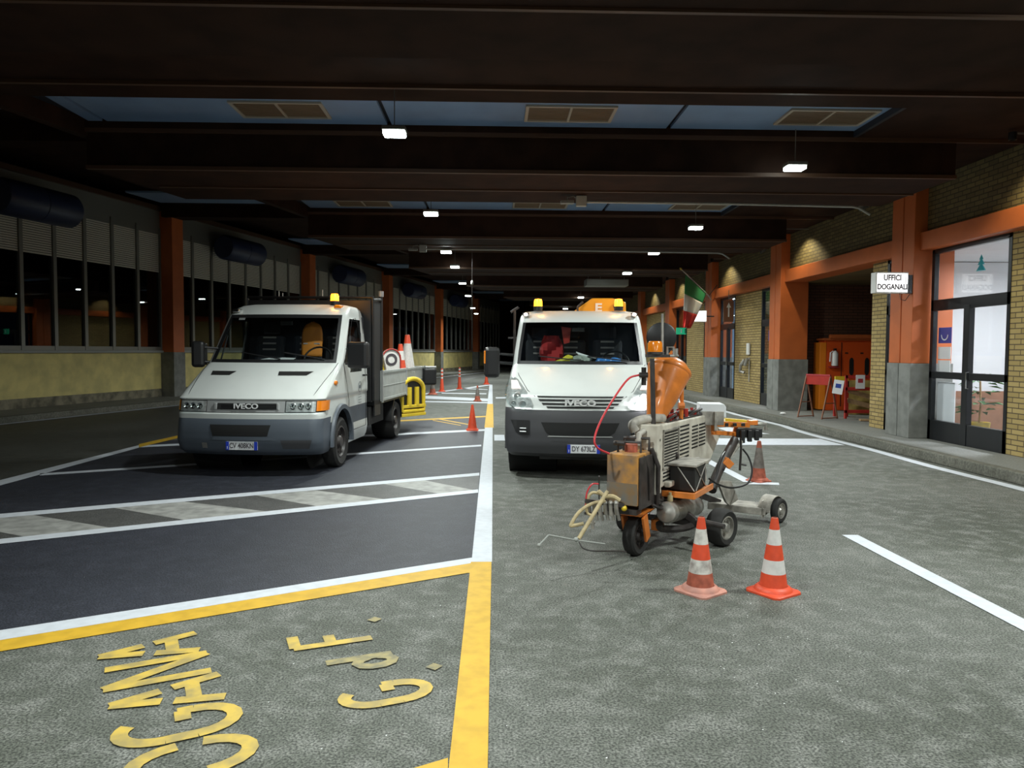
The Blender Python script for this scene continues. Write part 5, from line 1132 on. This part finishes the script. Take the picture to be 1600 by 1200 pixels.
# ================================================================== CONES ON THE ROAD
def on(px, py, z=0): p = G(px, py, z); return (p.x, p.y, z)
cone('traffic_cone', 'front traffic cone with dirty pink base, left of the two nearest', on(1094, 924), .50, kind='dirty', rz=.62)
cone('traffic_cone', 'clean orange traffic cone with two white bands, right of the two nearest', on(1208, 925), .50, kind='std', rz=.55)
cone('traffic_cone', 'grimy grey and orange traffic cone behind the marking machine', on(1185, 752), .50, kind='grime', rz=.5, plate=.12)
cone('traffic_cone', 'plain orange cone with no bands beside the yellow centre line', on(738, 673), .52, kind='plain', rz=.1, plate=.11)
cone('traffic_cone', 'small orange cone with dark top standing near the hatched island', on(746, 627), .50, kind='grime', rz=.3, plate=.12)
cone('traffic_cone', 'farthest orange cone at the tip of the white centre line', on(760, 600.5), .55, kind='plain', rz=.2)
cone('traffic_cone', 'pale worn cone left of the two striped posts', on(676, 616.5), .62, kind='grime', rz=.2)
cone('traffic_cone', 'small red cone with white band at the third pillar foot', on(1118.5, 616, .148), .50, kind='std', rz=.2, plate=.12)
for (px, py, lab) in ((690.5, 612, 'red and white striped delineator post, left of the two'), (718, 608, 'red and white striped delineator post, right of the two')):
    x, y, _ = on(px, py); t = thing('delineator_post', lab, 'delineator post', (x, y, 0), 0, 'striped posts')
    MB().lathe([(.001, .0), (.14, 0), (.14, .03), (.08, .06), (.001, .06)], 20).build('base', 'coneo', t, smooth=True)
    MB().lathe([(.085, .05), (.05, .5), (.04, .52)], 18).build('lower_post', 'coneo', t, smooth=True)
    for i in range(5): MB().lathe([(.045, .50+.07*i), (.045, .57+.07*i)], 18).build('band', 'conew' if i % 2 == 0 else 'coneo', t)
    MB().lathe([(.045, .85), (.03, .9), (.001, .9)], 18).build('cap', 'coneo', t, smooth=True)

# ================================================================== RIGHT SIDE THINGS
# lit box sign
def pfs(px, py, Y): return PY(px, py, Y)
sg = thing('lightbox_sign', 'white lit box sign with dark lettering on the nearest orange pillar', 'sign', (0, 12.25, 0))
pa, pb = PY(1369, 425, 12.25), PY(1419, 458, 12.25)
x0, x1, zt, zb = pa.x, pb.x, pa.z, pb.z
b = MB(); b.box(x0, x1, 0, .17, zb, zt); b.build('casing', 'signbody', sg, bevel=.01)
b = MB(); b.box(x0+.02, x1-.02, -.008, .0, zb+.02, zt-.02); fc = b.build('face', 'signface', sg, bevel=.004)
xm, zm = (x0+x1)/2, (zb+zt)/2
b = MB(); b.tube([(x0+.05, -.01, zb+.07), (x0+.05, -.01, zt-.07), (x0+.07, -.01, zt-.045), (x1-.07, -.01, zt-.045), (x1-.05, -.01, zt-.07), (x1-.05, -.01, zb+.07), (x1-.07, -.01, zb+.045), (x0+.07, -.01, zb+.045), (x0+.05, -.01, zb+.07)], .003, 6); b.build('border_line', 'text', fc)
text('sign_lettering', 'UFFICI', .125, 'text', fc, Tm((xm, -.012, zm+.075), PI/2), .002, .004, .85); text('sign_lettering', 'DOGANALI', .125, 'text', fc, Tm((xm, -.012, zm-.075), PI/2), .002, .004, .8)
b = MB(); b.tube([(x1, .08, zm), (7.08, .08, zm)], .02); b.box(7.0, 7.06, .04, .14, zb, zt-.04); b.tube([(x1-.1, .08, zb), (x1-.08, .08, zb-.1), (x1+.0, .08, zb-.12), (x1+.08, .08, zb)], .005); b.build('bracket', 'black', sg)
# farther lit sign
pa, pb = PY(1083, 485, 23.5), PY(1104, 503, 23.5)
sg2 = thing('lightbox_sign', 'blank glowing white box sign behind the flag', 'sign', (0, 23.5, 0)); b = MB(); b.box(pa.x, pb.x, 0, .15, pb.z, pa.z); b.build('casing', 'signbody', sg2); b = MB(); b.box(pa.x+.02, pb.x-.02, -.01, 0, pb.z+.02, pa.z-.02); b.build('face', 'signface', sg2); b = MB(); b.tube([(pb.x, .07, (pa.z+pb.z)/2), (7.1, .07, (pa.z+pb.z)/2)], .02); b.build('bracket', 'black', sg2)
# brown arrow sign above the second door
pa, pb = PY(1131, 470, 22.0), PY(1146, 503, 22.0)
t = thing('arrow_sign', 'brown hanging sign with a white arrow by the second door', 'sign', (0, 22.0, 0)); b = MB(); b.box(pa.x, pb.x, 0, .04, pb.z, pa.z); b.build('panel', 'brownsign', t)
xm = (pa.x+pb.x)/2; b = MB(); b.prism([(xm-.02, -.004, pb.z+.15), (xm+.02, -.004, pb.z+.15), (xm+.02, -.004, pa.z-.2), (xm+.07, -.004, pa.z-.2), (xm, -.004, pa.z-.05), (xm-.07, -.004, pa.z-.2), (xm-.02, -.004, pa.z-.2)], (0, -.003, 0)); b.build('arrow', 'paper', t)
b = MB(); b.tube([(xm, .02, pa.z), (xm, .02, 3.45)], .008); b.tube([(xm, .02, 3.3), (7.4, .02, 3.3)], .01); b.build('hanger', 'alu', t)
# green exit sign
pa, pb = PY(1057, 512, 28.2), PY(1072, 522.5, 28.2)
t = thing('exit_sign', 'small green emergency exit sign over the dark far door', 'sign', (0, 28.2, 0)); MB().box(pa.x, pb.x, 0, .06, pb.z, pa.z).build('panel', 'exit', t); MB().box((pa.x+pb.x)/2-.02, (pa.x+pb.x)/2+.02, -.006, 0, pb.z+.06, pa.z-.06).build('pictogram', 'paper', t); MB().tube([(pb.x, .03, pa.z-.1), (7.42, .03, pa.z-.1)], .012).build('bracket', 'black', t)
# flag on the third pillar
fb, ft = PY(1107, 462, 23.4), PY(1065, 421, 21.45)
t = thing('flag', 'green, white and red flag on a slanting pole at the third pillar', 'flag', (0, 0, 0))
b = MB(); b.tube([fb+Vector((.15, .2, -.12)), fb, ft], .018); b.build('flag_pole', 'steel', t, smooth=True)
b = MB(); dd = (ft-fb).normalized(); b.tube([ft, ft+dd*.05, ft+dd*.16], [.02, .035, .004], 10); b.build('finial', 'ypaint', t, smooth=True)
A0, A1 = PY(1071, 429, 21.7), PY(1104, 457, 23.25); E0, E1 = PY(1067, 512, 21.6), PY(1079, 513, 22.3)
Mid1 = PY(1096, 480, 23.5)
def fp(a, v):
    top = A0.lerp(A1, a); bot = E0.lerp(E1, a); m_ = PY(1069, 470, 21.7).lerp(PY(1097, 478, 23.0), a)
    p = (1-v)**2*top+2*v*(1-v)*m_+v*v*bot; fold = .10*v*math.sin(a*11+v*2)+.04*math.sin(a*23)*v
    return p+Vector((fold*.25, fold, 0))
for nm, m_, v0, v1 in (('green_stripe', 'green', 0, .36), ('white_stripe', 'wcloth', .36, .68), ('red_stripe', 'rcloth', .68, 1)):
    g = MB(); g.grid([[fp(i/20, lerp(v0, v1, j/8)) for i in range(21)] for j in range(9)]); g.build(nm, m_, t, smooth=True, solid=.006)
b = MB(); b.bar(fb+Vector((.3, .1, .35)), fb+Vector((.02, .02, 0)), .02, .02); b.build('stay', 'black', t)
# wall handle device on brick pier
wz = 1.6; t = thing('lever_fitting', 'white wall mounted lever and box on the brick pier by the second door', 'wall fitting', (WX-.06, 21.0, 0))
MB().box(-.05, 0, -.10, .10, 1.52, 1.85).build('box', 'signbody', t, bevel=.01)
b = MB(); b.tube([(-.08, .1, 1.38), (-.16, .22, 1.20), (-.14, .30, 1.05), (-.05, .20, 1.0)], .05, 10); b.tube([(-.08, -.12, 1.40), (-.1, .02, 1.22)], .05, 10); b.tube([(-.02, -.1, 1.45), (-.02, -.1, .75)], .02, 8); b.build('lever', 'steel', t, smooth=True)
# alcove: orange cabinet
t = thing('utility_cabinet', 'tall orange utility cabinet standing in the dark alcove', 'cabinet', (0, 18.2, .15))
b = MB(); b.box(8.28, 10.6, 0, .35, .0, 1.75); b.build('body', 'cabor', t, bevel=.01)
b = MB(); b.box(8.16, 8.32, -.02, .35, .02, 1.70); b.build('edge_panel', 'cabedge', t, bevel=.01)
b = MB(); b.box(8.22, 10.6, -.08, .35, 1.75, 1.80); b.tube([(8.36, -.10, 1.84), (10.6, -.10, 1.84)], .06, 10); b.build('roof_rail', 'orange', t, smooth=True)
MB().box(8.705, 8.72, -.012, 0, .1, 1.70).build('door_gap', 'hole', t)
for x in (8.97, 9.36):
    b = MB(); P = [(x+.055*math.cos(a), -.012, 1.10+.10*math.sin(a)+(.12 if math.sin(a) > 0 else -.12)) for a in [2*PI*i/20 for i in range(20)]]; b.prism(P, (0, .01, 0)); b.build('oval_opening', 'hole', t)
    MB().box(x-.17, x-.10, -.02, 0, 1.42, 1.45).build('hinge', 'hole', t)
t = thing('fire_extinguisher', 'grey cased fire extinguisher hanging on the orange cabinet', 'fire extinguisher', (8.49, 18.08, 1.27)); MB().lathe([(.001, .0), (.08, 0), (.08, .30), (.04, .36), (.001, .38)], 18).build('bottle', 'signbody', t, smooth=True); MB().box(-.12, .12, -.02, .08, -.05, -.02).build('bracket', 'redink', t); MB().tube([(-.05, 0, .36), (-.12, -.02, .32), (-.13, -.02, .1)], .016, 8).build('hose', 'paper', t, smooth=True); MB().box(-.03, .03, -.03, .03, .38, .43).build('handle', 'black', t)
o = MB().box(8.25, 9.15, 16.95, 17.0, .15, .95).build('yellow_board', 'ywood', bevel=.01); tag(o, 'worn yellow board leaning in front of the orange cabinet', 'board')
# red trestle barrier with board
t = thing('trestle_barrier', 'red board barrier on two brown A-frame legs on the pavement', 'barrier', (0, 0, .15))
P = [(6.98, 16.2), (7.29, 15.7)]
lw_ = [Vector((x, y, 0)) for x, y in P]
dv = (lw_[1]-lw_[0]).normalized(); nv = Vector((dv.y, -dv.x, 0))
b = MB(); b.bar(lw_[0]+Vector((0, 0, .84)), lw_[1]+Vector((0, 0, .84)), .03, .20); b.build('board', 'red', t, bevel=.004)
b = MB(); b.bar(lw_[0]+Vector((0, 0, .955)), lw_[1]+Vector((0, 0, .955)), .045, .03); b.build('top_bar', 'redink', t)
for k, pz in enumerate(lw_):
    s1 = Vector((.22, .10, 0))
    b = MB(); b.bar(pz+Vector((0, 0, .93)), pz-s1+Vector((0, 0, .01)), .025, .025); b.bar(pz+Vector((0, 0, .93)), pz+s1+Vector((0, 0, .01)), .025, .025); b.bar(pz-s1+Vector((0, 0, .03)), pz+s1+Vector((0, 0, .03)), .03, .02); b.bar(pz-s1*.6+Vector((0, 0, .35)), pz+s1*.6+Vector((0, 0, .35)), .02, .02); b.build('leg', 'brownsign', t)
def psheet(p, lab, ink, rz=0, tilt=.1):
    o = MB().box(-.10, .10, -.004, .004, -.15, .15).build('paper_notice', 'paper'); o.location = p; o.rotation_euler = (0, tilt, rz); MB().box(-.055, .055, -.007, -.004, -.02, .07).build('print', ink, o); tag(o, lab, 'notice')
psheet((7.39, 15.55, .86), 'white paper notice with blue print hanging at the red barrier end', 'blueink', -.4, .15)
t = thing('red_gate', 'red slatted gate with raw wood planks leaning at the alcove corner', 'barrier', (0, 15.9, .15))
b = MB(); [b.box(x, x+.05, 0, .05, .0, .95) for x in (7.72, 8.9)]; [b.box(7.72, 8.95, 0, .05, z, z+.07) for z in (.88, .62, .12)]; b.build('frame', 'red', t, bevel=.004)
b = MB(); b.bar((7.8, .08, .62), (8.9, .08, .30), .03, .1); b.bar((7.8, .08, .40), (8.9, .08, .12), .03, .1); b.build('planks', 'wood', t)
psheet((8.03, 15.87, .96), 'white paper notice with red print on the red slatted gate', 'redink', 0, .0)
o = MB().box(7.75, 8.05, 16.45, 16.5, .955, 1.06).build('yellow_beam', 'yellow', bevel=.004); tag(o, 'short yellow beam resting on top of a red stand behind the barrier', 'beam')
t = thing('red_stand', 'red stand carrying the yellow beam inside the alcove', 'stand', (0, 16.48, .15)); [MB().box(x, x+.05, -.02, .03, 0, .8).build('post', 'red', t) for x in (7.74, 8.02)]; b = MB(); b.box(7.74, 8.07, -.02, .03, .55, .80); b.build('board', 'red', t)
b = MB(); b.bar((7.8, 15.4, .17), (8.5, 15.2, .17), .2, .03); tag(b.build('plank', 'wood'), 'raw wooden plank lying on the pavement by the red gate', 'plank')
# small fittings
for i, (y, z) in enumerate(((14.2, 4.42), (19.5, 4.3), (24.6, 4.2))):
    t = thing('loudspeaker', 'small grey speaker bracket at the top of the %s right brick bay' % ORD[i], 'loudspeaker', (7.24, y, z)); MB().lathe([(.02, 0), (.09, .14), (.08, .14)], 16, Tm((0, 0, 0), 0, -PI/2)).build('horn', 'alu', t, smooth=True); MB().bar((0, 0, 0), (.06, 0, .08), .02, .02).build('bracket', 'alu', t)
o = MB().sphere((0, 0, .03), .05, 8, (1.5, 1, .6)).build('crumpled_wrapper', 'paper'); o.location = (6.75, 16.9, .148); tag(o, 'small white crumpled wrapper on the kerb edge', 'litter')
# small debris flecks on the road
rd = random.Random(12); fl = MB()
for i in range(70):
    px, py = rd.uniform(1120, 1330), rd.uniform(820, 1090)
    if rd.random() < .4: px, py = rd.uniform(50, 1500), rd.uniform(900, 1190)
    p = G(px, py); s_ = rd.uniform(.0015, .0045); fl.add([p+Vector((-s_, 0, .003)), p+Vector((s_*.5, -s_, .003)), p+Vector((s_, s_*.4, .006)), p+Vector((0, s_, .003))], [(0, 1, 2, 3)])
o = fl.build('debris_flecks', 'paper'); tag(o, 'scattered tiny pale grit flecks on the near asphalt', 'grit', kind='stuff')

# ================================================================== parts made of separate pieces become parts of their own
SINGULAR = {'grille_bars': 'grille_bar', 'recess_bars': 'recess_bar', 'board_latches': 'board_latch', 'rack_pins': 'rack_pin', 'hooks': 'hook', 'legs': 'leg', 'cover_bolts': 'cover_bolt', 'rack_knobs': 'rack_knob', 'regulators': 'regulator', 'planks': 'plank_piece', 'crane_hoses': 'crane_hose', 'spray_guns': 'spray_gun', 'rods': 'rod'}
KEEP = {'mesh_openings', 'louvres', 'grille', 'foliage', 'badge_lettering', 'debris_flecks', 'cab_lining', 'valves', 'pipework', 'frame_hoses'}
def islands(me):
    par = list(range(len(me.vertices)))
    def f(a):
        while par[a] != a: par[a] = par[par[a]]; a = par[a]
        return a
    for e in me.edges: par[f(e.vertices[0])] = f(e.vertices[1])
    g = {}
    for p in me.polygons: g.setdefault(f(p.vertices[0]), []).append(p.index)
    return list(g.values())
def merge_touching(me, isl, gap=.012):
    bb = []
    for ps in isl:
        vs = [me.vertices[v].co for p in ps for v in me.polygons[p].vertices]
        bb.append([[min(v[i] for v in vs)-gap for i in range(3)], [max(v[i] for v in vs)+gap for i in range(3)], list(ps)])
    ch = True
    while ch:
        ch = False
        for i in range(len(bb)):
            for j in range(i+1, len(bb)):
                if all(bb[i][0][k] <= bb[j][1][k] and bb[j][0][k] <= bb[i][1][k] for k in range(3)):
                    bb[i] = [[min(bb[i][0][k], bb[j][0][k]) for k in range(3)], [max(bb[i][1][k], bb[j][1][k]) for k in range(3)], bb[i][2]+bb[j][2]]
                    bb.pop(j); ch = True; break
            if ch: break
    return [b[2] for b in bb]
for o in [o for o in bpy.data.objects if o.type == 'MESH' and o.parent and o.get('kind') != 'structure']:
    base = o.name.split('.')[0]
    if base in KEEP or 'lettering' in base or len(o.data.polygons) > 4000 or o.data.users > 1: continue
    isl = islands(o.data)
    if len(isl) < 2: continue
    grp = merge_touching(o.data, isl)
    if not 2 <= len(grp) <= 12: continue
    me = o.data; meshes = []
    for ps in grp:
        bm = bmesh.new(); bm.from_mesh(me); keep = set(ps)
        bm.faces.ensure_lookup_table()
        bmesh.ops.delete(bm, geom=[fa for fa in bm.faces if fa.index not in keep], context='FACES')
        n_ = bpy.data.meshes.new(base); bm.to_mesh(n_); bm.free()
        for m_ in me.materials:
            if not n_.materials: n_.materials.append(m_)
        meshes.append(n_)
    o.data = meshes[0]; nm = SINGULAR.get(base, base); o.name = nm
    for n_ in meshes[1:]:
        c = o.copy(); c.data = n_; c.name = nm; C.objects.link(c)
